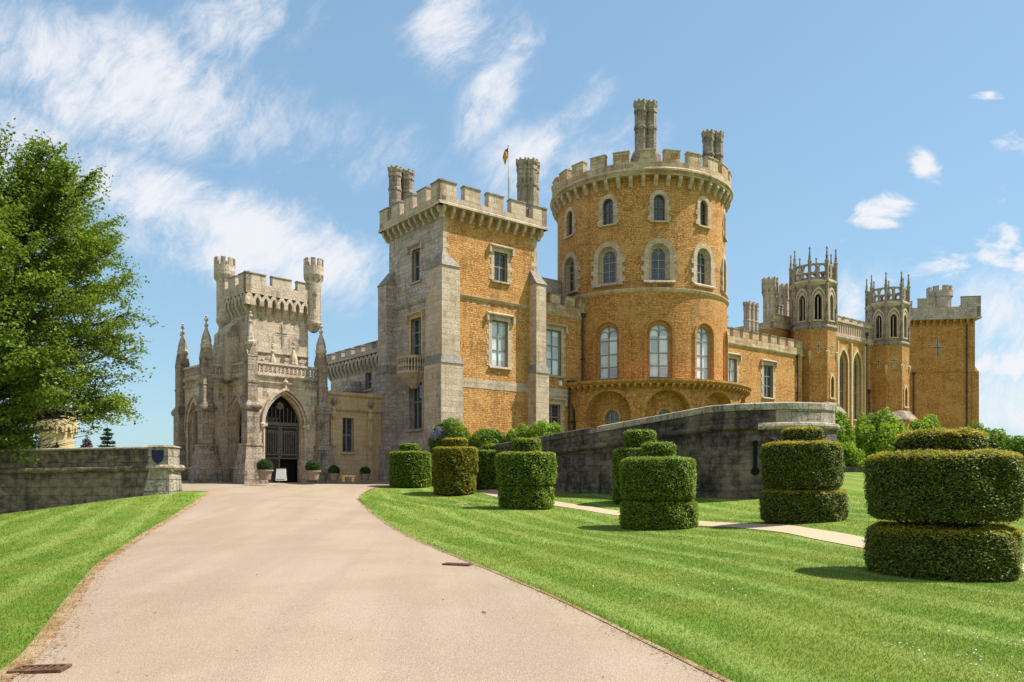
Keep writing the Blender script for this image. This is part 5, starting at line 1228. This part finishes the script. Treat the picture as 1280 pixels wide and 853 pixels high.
# ------------------------------------------------------------------ clipped yews
def tier(par, name, cx, cy, z0, z1, r, mats, dens, size, seed, bulge=.03, tipfrac=.75):
    rng = np.random.default_rng(seed); ph = rng.uniform(0, 6.28, 6); h = z1-z0
    cr = min(.085, h*.2)
    def rad(th, z):
        t = (z-z0)/h
        return r*(1+.022*np.sin(2*th+ph[0]+t)+.018*np.sin(3*th+ph[1])+.014*np.sin(5*th+ph[2]+3*t)+.012*np.sin(9*th+ph[3]+6*t)+bulge*np.sin(PI*np.clip(t, 0, 1))-bulge)
    # core
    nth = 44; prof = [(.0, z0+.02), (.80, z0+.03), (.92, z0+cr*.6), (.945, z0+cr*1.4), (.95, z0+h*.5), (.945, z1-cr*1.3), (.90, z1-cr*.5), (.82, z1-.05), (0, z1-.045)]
    th = np.linspace(0, 2*PI, nth, endpoint=False); Vc = []
    for q, z in prof:
        rr = rad(th, np.full(nth, z))*q; Vc.append(np.stack([cx+rr*np.cos(th), cy+rr*np.sin(th), np.full(nth, z)], 1))
    Vc = np.concatenate(Vc); ix = np.arange(len(prof)*nth).reshape(len(prof), nth); i2 = np.roll(ix, -1, 1)
    Fc = np.stack([ix[:-1], i2[:-1], i2[1:], ix[1:]], -1).reshape(-1, 4)
    ns = int(2*PI*r*h*dens); nt = int(PI*r*r*dens); nb = int(nt*.35)
    a = rng.uniform(0, 2*PI, ns); z = rng.uniform(z0, z1, ns); rr = rad(a, z); e = np.minimum(z-z0, z1-z)
    rr = rr-np.where(e < cr, (cr-np.sqrt(np.maximum(0, cr*cr-(cr-e)**2))), 0)
    # sunken tufts: uneven clipping
    lump = np.sin(a*r*9+ph[4])*np.sin(z*11+ph[5])*np.sin((a*r+z)*5)
    rr = rr+lump*.03+rng.normal(size=ns)*.022
    p1 = np.stack([cx+rr*np.cos(a), cy+rr*np.sin(a), z], 1); n1 = np.stack([np.cos(a), np.sin(a), .25+0*a], 1)
    a = rng.uniform(0, 2*PI, nt); q = np.sqrt(rng.uniform(0, 1, nt)); rr = rad(a, np.full(nt, z1))*q*.97; zt = z1-np.where(q > .88, ((q-.88)/.12)**2*cr*.7, 0)+rng.normal(size=nt)*.022+.02*np.sin(a*5+q*9)
    p2 = np.stack([cx+rr*np.cos(a), cy+rr*np.sin(a), zt], 1); n2 = np.stack([.5*np.cos(a)*q, .5*np.sin(a)*q, np.ones(nt)], 1)
    a = rng.uniform(0, 2*PI, nb); q = np.sqrt(rng.uniform(.2, 1, nb)); rr = rad(a, np.full(nb, z0))*q*.95
    p3 = np.stack([cx+rr*np.cos(a), cy+rr*np.sin(a), z0+rng.normal(size=nb)*.025], 1); n3 = np.stack([np.cos(a), np.sin(a), -1+0*a], 1)
    p = np.concatenate([p1, p2, p3]); nn = np.concatenate([n1, n2, n3]); n = len(p)
    nn = nn/np.linalg.norm(nn, axis=1)[:, None]
    # sprigs: narrow leaves leaning outwards, most pointing along the surface
    t = rng.normal(size=(n, 3)); t[:, 2] *= .38; t -= (t*nn).sum(1)[:, None]*nn*.55; t += nn*.45*np.array([1, 1, .3]); t /= np.linalg.norm(t, axis=1)[:, None]
    b = np.cross(t, np.array([0, 0, 1.])+nn*.55+rng.normal(size=(n, 3))*.42); b /= np.linalg.norm(b, axis=1)[:, None]+1e-9
    s = (size*rng.uniform(.6, 1.4, n))[:, None]
    v = np.stack([p-t*s*.5, p+b*s*.26, p+t*s*.6, p-b*s*.26], 1).reshape(-1, 3)
    F = np.arange(n*4).reshape(n, 4)+len(Vc)
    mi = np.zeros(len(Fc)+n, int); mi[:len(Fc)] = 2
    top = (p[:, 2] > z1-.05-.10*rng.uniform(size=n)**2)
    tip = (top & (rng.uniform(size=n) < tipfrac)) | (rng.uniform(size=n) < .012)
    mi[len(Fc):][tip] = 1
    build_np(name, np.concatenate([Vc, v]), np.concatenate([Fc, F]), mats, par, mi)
def topiary(px, d, tiers, label, mats, dens, size, seed, pz=None, tipfrac=.75):
    x, y = at(px, d), d; g = g1(x, y) if pz is None else pz
    t = thing('clipped_yew', label, 'topiary', x, y, g, 'tiered clipped yews on the lawn')
    zs = [q[1] for q in tiers]
    m = MB(); m.lathe(x, y, [(.12, g-.1), (.09, g+.3), (.08, g+tiers[-1][1]*.9)], 10)
    rr = random.Random(seed)
    for q in tiers[:-1]:
        for i in range(9):
            a = rr.uniform(0, 2*PI); L = q[2]*rr.uniform(.5, .85); m.tube([(x, y, g+q[1]-.25), (x+L*.5*math.cos(a), y+L*.5*math.sin(a), g+q[1]-.05), (x+L*math.cos(a), y+L*math.sin(a), g+q[1]+.2)], [.04, .03, .02], 5)
    m.build('trunk', M['bark'], t)
    names = ['bottom_tier', 'middle_tier', 'top_tier'] if len(tiers) == 3 else ['bottom_tier', 'top_tier']
    for i, (q, nm) in enumerate(zip(tiers, names)): tier(t, nm, x, y, g+q[0], g+q[1], q[2], mats, dens, size, seed*10+i, tipfrac=tipfrac)
    return t
Y0 = [M['yew'], M['yewtip'], M['yewcore']]; Y1 = [M['yewbright'], M['yewbright'], M['yewcore']]; Y2 = [M['yewbronze'], M['yewtip'], M['yewcore']]; Y3 = [M['yewbright'], M['yewtip'], M['yewcore']]
def hgt(py0, py1, d): return zz(py1, d)-zz(py0, d)
# (z0, z1, radius) per tier, measured from the turf
topiary(1176.5, 13.1, [(.0, .80, 1.125), (.955, 1.99, 1.12), (1.96, 2.35, .62)], 'largest dark clipped yew of three tiers with golden new growth on top, nearest the camera', Y0, 5200, .040, 1, tipfrac=.85)
topiary(822.5, 25.0, [(.0, .85, 1.17), (.93, 2.19, 1.17), (2.17, 2.66, .51)], 'bright green clipped yew with a wide upper drum, before the middle of the blackened wall', Y1, 2000, .054, 2)
topiary(1003, 23.8, [(.0, .93, 1.19), (1.05, 2.34, 1.15), (2.31, 2.78, .55)], 'dark clipped yew of three tiers standing before the rounded bastion', Y0, 2200, .052, 3, tipfrac=.9)
topiary(658, 32.0, [(.0, .88, 1.12), (.95, 2.22, 1.19), (2.2, 2.78, .57)], 'olive clipped yew with a stubby top drum, right of the bronze tinged yew', Y3, 1000, .075, 4, tipfrac=.35)
topiary(569, 44.0, [(.0, 1.2, 1.17), (1.17, 2.55, 1.22), (2.5, 3.05, .70)], 'bronze tinged clipped yew, brownest of the group, near the foot of the square tower', Y2, 700, .095, 5)
topiary(512.5, 48.0, [(.0, 2.1, 1.22), (2.08, 2.58, .6)], 'small bright green clipped yew farthest along the drive at the corner of the forecourt', Y1, 600, .10, 6)
topiary(614, 46.0, [(.0, 2.15, 1.1), (2.12, 2.5, .5)], 'bright green clipped yew half hidden between the bronze yew and the olive yew', Y1, 600, .10, 7)
topiary(695, 42.0, [(.0, 1.75, .72), (1.74, 2.0, .35)], 'narrow clipped yew peeping out on the right behind the olive yew', Y3, 600, .10, 8, tipfrac=.3)
topiary(800, 34.0, [(.0, 1.0, 1.10), (.98, 2.28, 1.12), (2.26, 3.05, .68)], 'clipped yew mostly hidden behind the bright green yew, its top drum showing above it', Y1, 900, .078, 9)
# ------------------------------------------------------------------ leafy crowns
def unit(v): return v/(np.linalg.norm(v, axis=-1, keepdims=True)+1e-9)
def branchtube(segs, n=5):
    """list of (p0,p1,r0,r1) -> tapered tubes as arrays"""
    Vv, Ff = [], []; o = 0
    for p0, p1, r0, r1 in segs:
        p0, p1 = np.array(p0, float), np.array(p1, float); t = unit(p1-p0); a = np.cross(t, (0, 0, 1.)); a = a/np.linalg.norm(a) if np.linalg.norm(a) > 1e-3 else np.array((1., 0, 0)); b = np.cross(t, a)
        g = np.linspace(0, 2*PI, n, endpoint=False)[:, None]; c = np.cos(g)*a+np.sin(g)*b
        Vv += [p0+c*r0, p1+c*r1]; i = np.arange(n); j = (i+1) % n; Ff.append(np.stack([i, j, j+n, i+n], 1)+o); o += 2*n
    return np.concatenate(Vv), np.concatenate(Ff)
def beech():
    rng = np.random.default_rng(5); bx, by = -24.6, 36.8; bz = g1(bx, by)
    t = thing('beech_tree', 'large spreading beech tree with fresh green leaves overhanging the wall at the far left', 'tree', bx, by, bz)
    cen = np.array([-23.9, 35.6, 7.9]); rad = np.array([6.5, 6.2, 7.6])
    def inside(p):
        q = np.abs((p-cen)/rad); return math.sqrt(q[0]**2+q[1]**2+q[2]**3.4)
    trunk = [(np.array([bx, by, bz-.2]), np.array([bx+.1, by-.05, bz+2.2]), .62, .48), (np.array([bx+.1, by-.05, bz+2.2]), np.array([bx+.5, by-.3, bz+5]), .48, .40), (np.array([bx+.5, by-.3, bz+5]), np.array([bx+.9, by-.6, bz+9]), .40, .24), (np.array([bx+.9, by-.6, bz+9]), np.array([bx+1.3, by-.8, bz+13.5]), .24, .07)]
    segs = []; sprays = []; 
    nl = 92
    for i in range(nl):
        hz = bz+2.0+11.2*(i+.5)/nl; u = (hz-bz)/13.5
        src = np.array([bx+.1+1.1*u, by-.05-.75*u, hz]); az = i*2.39996+rng.normal()*.25
        el = R_(lerp(-2, 58, u**1.2))+rng.normal()*.10
        dirv = np.array([math.cos(az)*math.cos(el), math.sin(az)*math.cos(el), math.sin(el)])
        # length to the crown surface
        L = .5
        while inside(src+dirv*L) < 1.0 and L < 12: L += .25
        L *= rng.uniform(.84, 1.02)
        if u < .3: L *= 1.0
        n = 7; pts = [src]
        for j in range(1, n+1):
            s = j/n; p = src+dirv*L*s+np.array([rng.normal()*.10, rng.normal()*.10, -(.5 if u < .5 else .2)*s*s*1.1+rng.normal()*.06]); pts.append(p)
        r0 = lerp(.21, .07, u)
        for j in range(n): segs.append((pts[j], pts[j+1], r0*(1-j/n)+.012, r0*(1-(j+1)/n)+.012))
        for j in range(2, n+1):
            for kk in range(5 if j < n else 4):
                sd_ = 1 if rng.uniform() < .5 else -1; f = rng.uniform(.0, 1); p = pts[j]+(pts[j-1]-pts[j])*f
                fw = unit(pts[j]-pts[j-1]); sd2 = unit(np.cross(fw, (0, 0, 1.)))*sd_
                dv = unit(fw*.7+sd2*rng.uniform(.2, 1.1)+np.array([0, 0, rng.uniform(-.5, .95)])); l2 = rng.uniform(.9, 2.1)*(1.15-.35*j/n)
                e = p+dv*l2; e[2] -= .18*l2
                if inside(e) > 1.12: continue
                mid = (p+e)/2+np.array([0, 0, .12]); segs.append((p, mid, .022, .014)); segs.append((mid, e, .014, .006))
                for g in np.linspace(.25, 1.05, 6): sprays.append((p+(e-p)*g+np.array([0, 0, .1*math.sin(g*PI)]), dv))
    for i in range(1050):
        dv = unit(rng.normal(size=3)); f = 1.0/max(1e-3, inside(cen+dv*rad)); q = rng.uniform(.62, .99); p = cen+dv*rad*q*min(f, 1.15)
        if dv[1] > .5: continue
        fw = unit((p-np.array([bx+.6, by-.3, min(p[2]-.5, bz+11)]))*np.array([1, 1, .7])); b0 = p-fw*1.0-np.array([0, 0, .15]); segs.append((b0, p, .02, .007))
        for g in np.linspace(.2, 1.1, 5): sprays.append((b0+(p-b0)*g, fw))
    Vt, Ft = branchtube(trunk, 12); build_np('trunk', Vt, Ft, M['bark'], t, smooth=True)
    Vb, Fb = branchtube(segs, 5); build_np('limbs', Vb, Fb, M['bark'], t, smooth=True)
    SP = np.array([s[0] for s in sprays]); SD = np.array([s[1] for s in sprays]); k = 17
    HO = np.sin(SP[:, 0]*1.55+1)*np.sin(SP[:, 1]*1.4)*np.sin(SP[:, 2]*1.75+.6)+.5*np.sin(SP[:, 0]*3.3)*np.sin(SP[:, 2]*3.1+2)
    PXc = 640+990*SP[:, 0]/SP[:, 1]; PYc = 600-990*SP[:, 2]/SP[:, 1]
    keep = (np.array([inside(q) for q in SP]) < 1.12) & (HO > -.42) & ~((PXc > 40) & (PXc < 104) & (PYc > 508+6*np.sin(PXc*.35))) & ~((PXc >= 104) & (PYc > 540)); SP, SD = SP[keep], SD[keep]
    n = len(SP)*k; p = np.repeat(SP, k, 0); dv = np.repeat(SD, k, 0)
    side = unit(np.cross(dv, np.array([0, 0, 1.]))); al = rng.normal(size=(n, 1))*.26; sd2 = rng.normal(size=(n, 1))*.20
    p = p+dv*al+side*sd2+np.array([0, 0, 1.])*(rng.normal(size=(n, 1))*.10-.14*np.abs(sd2))
    leaves_np(t, 'crown', p, np.tile(np.array([0, 0, 1.0]), (n, 1)), .15, M['beech'], rng, tilt=.75, asp=.64)
    return len(sprays)
NS = beech()
def shrub(name, label, cat, px, d, py0, py1, wpx, mat, seed, dens=260, size=.14, lob=5, depthr=None, group=None, basez=None, extra=None):
    """lobed leafy mass: leaves fill the outer half of several overlapping lobes, with stems inside"""
    rng = np.random.default_rng(seed); x, y = at(px, d), d; z0 = zz(py0, d) if basez is None else basez; z1 = zz(py1, d); w = wpx/990*d/2; h = z1-z0; dr = depthr or w*.8
    t = thing(name, label, cat, x, y, z0, group)
    P_, N_ = [], []; segs = []
    for i in range(lob*3):
        a = rng.uniform(0, 2*PI); q = math.sqrt(rng.uniform(0, 1))*.72; c = np.array([x+w*q*math.cos(a), y+dr*q*math.sin(a), z0+h*rng.uniform(.32, .80 if q < .4 else .62)])
        r = np.array([w*.42, dr*.45, h*.34])*rng.uniform(.65, 1.1)
        r = np.minimum(r, [1.3, 1.3, max(.3, z1-c[2]+h*.02)])
        n = int(dens*4*(r[0]*r[2]+r[0]*r[1])); dd_ = unit(rng.normal(size=(n, 3))); rr = rng.uniform(.62, 1.05, (n, 1))**.6; lump = 1+.14*np.sin(dd_[:, :1]*7+i)*np.sin(dd_[:, 2:]*6+2*i)
        P_.append(c+dd_*r*rr*lump); N_.append(dd_)
        segs.append(((x+.2*w*math.cos(a), y+.2*dr*math.sin(a), z0-.3), tuple(c), .035, .012))
    n = int(dens*2.2*w*dr*3); a = rng.uniform(0, 2*PI, n); q = np.sqrt(rng.uniform(0, 1, n)); P_.append(np.stack([x+w*.9*q*np.cos(a), y+dr*.9*q*np.sin(a), z0+h*.45*rng.uniform(0, 1, n)**1.3], 1)); N_.append(np.stack([np.cos(a)*q, np.sin(a)*q, .5+0*a], 1))
    Vb, Fb = branchtube(segs, 5); build_np('stems', Vb, Fb, M['bark'], t)
    leaves_np(t, 'foliage', np.concatenate(P_), np.concatenate(N_), size, mat, rng, tilt=.7, asp=.6)
    if extra: extra(t, rng, x, y, z0, z1, w)
    return t
def wist(t, rng, x, y, z0, z1, w):
    pts = []
    for i in range(11):
        c = np.array([x-w*rng.uniform(.1, .85), y-.9-rng.uniform(0, .3), lerp(z0, z1, rng.uniform(.45, .85))])
        n = 60; q = rng.uniform(0, 1, n); pts.append(c+np.stack([rng.normal(size=n)*.09*(1-q*.7), rng.normal(size=n)*.09*(1-q*.7), -q*.45], 1))
    p = np.concatenate(pts); leaves_np(t, 'flowers', p, unit(rng.normal(size=p.shape)), .08, M['lilac'], rng, kind='stuff')
shrub('wisteria', 'wisteria with lilac flowers at the grey corner buttress of the square tower', 'climber', 562, 49.6, 566, 524, 58, M['shrub2'], 21, 300, .15, 6, 1.0, extra=wist)
shrub('green_shrub', 'low bright green shrub along the foot of the orange wall of the square tower', 'shrub', 612, 49.0, 566, 537, 62, M['shrub2'], 22, 300, .15, 6, 1.0, group='green shrubs at the castle foot')
shrub('green_shrub', 'bright green shrub under the right buttress of the square tower', 'shrub', 654, 48.2, 560, 530, 40, M['shrub'], 23, 300, .15, 5, 1.0, group='green shrubs at the castle foot')
shrub('green_shrub', 'rounded bright green shrub below the lowest window of the narrow wing', 'shrub', 683, 47.0, 556, 524, 42, M['shrub'], 24, 300, .15, 5, 1.0, group='green shrubs at the castle foot')
gr = 'leafy shrubs below the chapel'
shrub('leafy_shrub', 'tall leafy bush directly behind the right edge of the rounded bastion', 'shrub', 1047, 46, 592, 509, 44, M['shrub'], 31, 230, .16, 6, 1.0, gr)
shrub('leafy_shrub', 'pale green low bush at the foot of the tall bush beside the bastion', 'shrub', 1064, 44, 588, 553, 34, M['shrub'], 32, 230, .14, 5, .8, gr)
shrub('leafy_shrub', 'broad rounded bush in front of the far chapel turret', 'shrub', 1099, 47, 590, 512, 68, M['shrub'], 33, 230, .16, 7, 1.4, gr)
shrub('leafy_shrub', 'bright green bush rising behind the top tier of the largest yew', 'shrub', 1155, 49, 590, 518, 58, M['shrub'], 34, 230, .17, 6, 1.3, gr)
shrub('leafy_shrub', 'darker green bush just right of the top tier of the largest yew', 'shrub', 1232, 48, 596, 523, 56, M['shrub2'], 35, 230, .17, 6, 1.3, gr)
shrub('leafy_shrub', 'dark green bush at the right edge of the photo', 'shrub', 1275, 44, 600, 537, 60, M['shrub2'], 36, 230, .16, 6, 1.2, gr)
shrub('ivy_tuft', 'small tuft of green weed growing in the notch on top of the bastion', 'plant', 996, 33.3, 520, 503, 11, M['shrub'], 37, 900, .07, 3, .15)
shrub('copper_tree', 'dark purple leaved tree top beyond the boundary wall', 'tree', 108, 112, 575, 548, 32, M['purple'], 41, 60, .3, 6, 1.6, basez=-1)
def conifer(px, d, ptop, wpx, label):
    rng = np.random.default_rng(9); x = at(px, d); z1 = zz(ptop, d); z0 = -4.0; w = wpx/990*d/2
    t = thing('conifer', label, 'tree', x, d, z0); m = MB(); m.lathe(x, d, [(.3, z0), (.02, z1)], 8); m.build('trunk', M['bark'], t)
    P_, N_ = [], []
    for i in range(17):
        u = i/17; z = lerp(z0+2, z1-.15, u); L = w*(1-u)**.75*1.7+.1
        for j in range(9):
            a = rng.uniform(0, 2*PI); n = int(60*L+12); q = rng.uniform(.05, 1, n); LL_ = L*rng.uniform(.75, 1.1)
            P_.append(np.stack([x+LL_*q*np.cos(a)+rng.normal(size=n)*.12, d+LL_*q*np.sin(a)+rng.normal(size=n)*.12, z-.28*LL_*q+.2*LL_*q*q+rng.normal(size=n)*.09], 1)); N_.append(np.tile([0, 0, 1.], (n, 1)))
    leaves_np(t, 'crown', np.concatenate(P_), np.concatenate(N_), .34, M['fir'], rng, tilt=.5, asp=.4)
conifer(134, 108, 531, 30, 'small dark pointed conifer beyond the boundary wall')
# low stone edging under the shrubs on the right
lo = thing('garden_wall', 'low dark stone edging wall under the leafy shrubs on the right', 'wall', at(1150, 43), 43, .3)
m = MB()
for i in range(14):
    x0, x1 = lerp(at(1052, 43.4), at(1300, 41.5), i/14), lerp(at(1052, 43.4), at(1300, 41.5), (i+1)/14); y0, y1 = lerp(43.4, 41.5, i/14), lerp(43.4, 41.5, (i+1)/14); g0, ga = g1(x0, y0), g1(x1, y1)
    m.hexa([(x0, y0, g0-.3), (x1, y1, ga-.3), (x1, y1+.4, ga-.3), (x0, y0+.4, g0-.3)], [(x0, y0, g0+.34), (x1, y1, ga+.34), (x1, y1+.4, ga+.34), (x0, y0+.4, g0+.34)])
m.build('stonework', M['dark'], lo)

# ------------------------------------------------------------------ grates, lawn marker, twig
def grate(cx, cy, ang, L, w, label):
    g = g1(cx, cy)+.012; t = thing('drain_grate', label, 'drain grate', cx, cy, g, 'iron drain grates beside the drive'); ca, sa = math.cos(ang), math.sin(ang)
    def T(u, v, z): x_, y_ = cx+u*ca-v*sa, cy+u*sa+v*ca; return (x_, y_, g1(x_, y_)+.012+z)
    def bx(m, u0, u1, v0, v1, z0, z1): m.hexa([T(u0, v0, z0), T(u1, v0, z0), T(u1, v1, z0), T(u0, v1, z0)], [T(u0, v0, z1), T(u1, v0, z1), T(u1, v1, z1), T(u0, v1, z1)])
    m = MB(); bx(m, -L/2, L/2, -w/2, -w/2+.035, 0, .022); bx(m, -L/2, L/2, w/2-.035, w/2, 0, .022); bx(m, -L/2, -L/2+.035, -w/2+.035, w/2-.035, 0, .022); bx(m, L/2-.035, L/2, -w/2+.035, w/2-.035, 0, .022); m.build('frame', M['grate'], t)
    m = MB(); bx(m, -L/2+.035, L/2-.035, -w/2+.035, w/2-.035, .002, .006); m.build('pit', M['void'], t)
    n = int((L-.1)/.052)
    for i in range(n):
        u = -L/2+.06+i*(L-.12)/(n-1); m = MB(); m.hexa([T(u-.012, -w/2+.036, .007), T(u+.012, -w/2+.036, .007), T(u+.042, w/2-.036, .007), T(u+.018, w/2-.036, .007)], [T(u-.012, -w/2+.036, .018), T(u+.012, -w/2+.036, .018), T(u+.042, w/2-.036, .018), T(u+.018, w/2-.036, .018)]); m.build('bar', M['grate'], t)
grate(at(50, 6.62), 6.62, .12, .42, .22, 'rusty iron drain grate at the left edge of the drive, nearest the camera')
grate(at(572, 13.6), 13.6, -.35, .5, .2, 'iron drain grate at the right edge of the drive beside the lawn')
x, y = at(577, 34.8), 34.8; g = g1(x, y)
t = thing('lawn_slab', 'small pale stone slab lying in the lawn between the bronze yew and the olive yew', 'slab', x, y, g); m = MB(); m.hexa([(x-.24, y-.2, g-.02), (x+.24, y-.16, g-.02), (x+.22, y+.2, g-.02), (x-.22, y+.18, g-.02)], [(x-.23, y-.19, g+.05), (x+.23, y-.15, g+.05), (x+.21, y+.19, g+.05), (x-.21, y+.17, g+.05)]); m.build('stone', M['warm'], t)
x, y = at(605, 9.1), 9.1; g = g1(x, y)+.012
t = thing('fallen_twig', 'tiny dark twig lying on the drive near the right lawn', 'twig', x, y, g); m = MB(); m.tube([(x-.025, y+.06, g), (x, y, g+.012), (x+.02, y-.05, g)], [.004, .006, .003], 5); m.tube([(x, y, g+.01), (x+.03, y+.03, g+.004)], [.004, .002], 5); m.build('stick', M['void'], t)

# ------------------------------------------------------------------ grass blades near the camera (uncountable)
def grass():
    rng = np.random.default_rng(3); bands = [(4.2, 8, 3000, 1.0), (8, 12, 1700, 1.2), (12, 18, 800, 1.6), (18, 28, 300, 2.3), (28, 46, 90, 3.6)]
    tops = [(at(px, d), d, r) for px, d, r in ((1179, 13.15, 1.2), (822.5, 25, 1.1), (1003, 23.8, 1.1), (658, 32, 1.1), (569, 44, 1.1))]
    PP, SS = [], []
    for y0, y1, den, sc in bands:
        xm = y1*.68+3.4; n = int((y1-y0)*2*xm*den); x = rng.uniform(-xm, xm, n); y = rng.uniform(y0, y1, n)
        k = np.abs(x) < y*.665+3.2
        jit = .04*np.sin(y*3.1)+.03*np.sin(y*9.3)+rng.normal(size=n)*.075-.03
        k &= (x < XL(y)+.03+jit*.6) | (x > XR(y)-.02+jit*.6)
        k &= ~((y > 36.5) & (x < XL(y)+1)) 
        # not on the path
        xp = np.interp(y, PC[::-1, 1], PC[::-1, 0]); k &= np.abs(x-xp) > .66+rng.normal(size=n)*.03
        k &= ~((y > 33.2) & (x < -10)); 
        wy = 50.6-16.9*(x+5.1)/13.6; k &= ~((y > wy-.5) & (x > -6)) | (y < 32)
        for tx, ty, tr in tops: k &= (x-tx)**2+(y-ty)**2 > (tr-.1)**2
        PP.append(np.stack([x[k], y[k]], 1)); SS.append(np.full(k.sum(), sc))
    p = np.concatenate(PP); s = np.concatenate(SS); n = len(p); z = gz(p[:, 0], p[:, 1])-.004
    edge = np.minimum(np.abs(p[:, 0]-XL(p[:, 1])), np.abs(p[:, 0]-XR(p[:, 1]))) < .12
    h = rng.uniform(.016, .036, n)*(.75+.25*s)*np.where(edge, 1.35, 1); w = rng.uniform(.0028, .0055, n)*s; a = rng.uniform(0, 2*PI, n); ln = rng.normal(size=(n, 2))*h[:, None]*.55
    dx = np.stack([np.cos(a), np.sin(a)], 1)*w[:, None]
    v = np.zeros((n, 3, 3)); v[:, 0, :2] = p-dx; v[:, 1, :2] = p+dx; v[:, 2, :2] = p+ln; v[:, 0, 2] = v[:, 1, 2] = z; v[:, 2, 2] = z+h
    # daisies are left to the colour of the turf; blades only
    build_np('grass', v.reshape(-1, 3), np.arange(n*3).reshape(n, 3), M['blades'], None, kind='stuff')
    return n
NG = grass()
def daisies():
    rng = np.random.default_rng(13); n = 2600; y = 5.2+rng.uniform(0, 1, n)**1.4*20; x = rng.uniform(-1, 1, n)*y*.66
    cl = np.sin(x*1.3+2)*np.sin(y*.9+x*.4)+.5*np.sin(x*3.1+y*2.2); k = (cl > .45) & ((x < XL(y)-.12) | (x > XR(y)+.12)); xp = np.interp(y, PC[::-1, 1], PC[::-1, 0]); k &= np.abs(x-xp) > .8
    x, y = x[k], y[k]; z = gz(x, y)+.03; m_ = len(x); V6 = []
    for i in range(6):
        a = 2*PI*i/6; V6.append(np.stack([x+.009*np.cos(a), y+.009*np.sin(a), z+rng.normal(size=m_)*.002], 1))
    build_np('daisies', np.stack(V6, 1).reshape(-1, 3), np.arange(m_*6).reshape(m_, 6), M['white'], None, kind='stuff')
daisies()
def litter():
    rng = np.random.default_rng(17); n = 2600; y = 5.0+rng.uniform(0, 1, n)**1.6*26; side_ = rng.uniform(size=n) < .72; off = np.abs(rng.normal(size=n))*.16+.01
    x = np.where(side_, XL(y)+off, XR(y)-off*.7); far = rng.uniform(size=n) < .06; x = np.where(far, lerp(XL(y), XR(y), rng.uniform(size=n)), x); z = gz(x, y)+.021
    nn = np.tile([0, 0, 1.], (n, 1)); leaves_np(None, 'leaf_litter', np.stack([x, y, z], 1), nn, .030, M['litter'], rng, tilt=.25, asp=.6, kind='stuff')
litter()
print('sprays', NS, 'blades', NG)
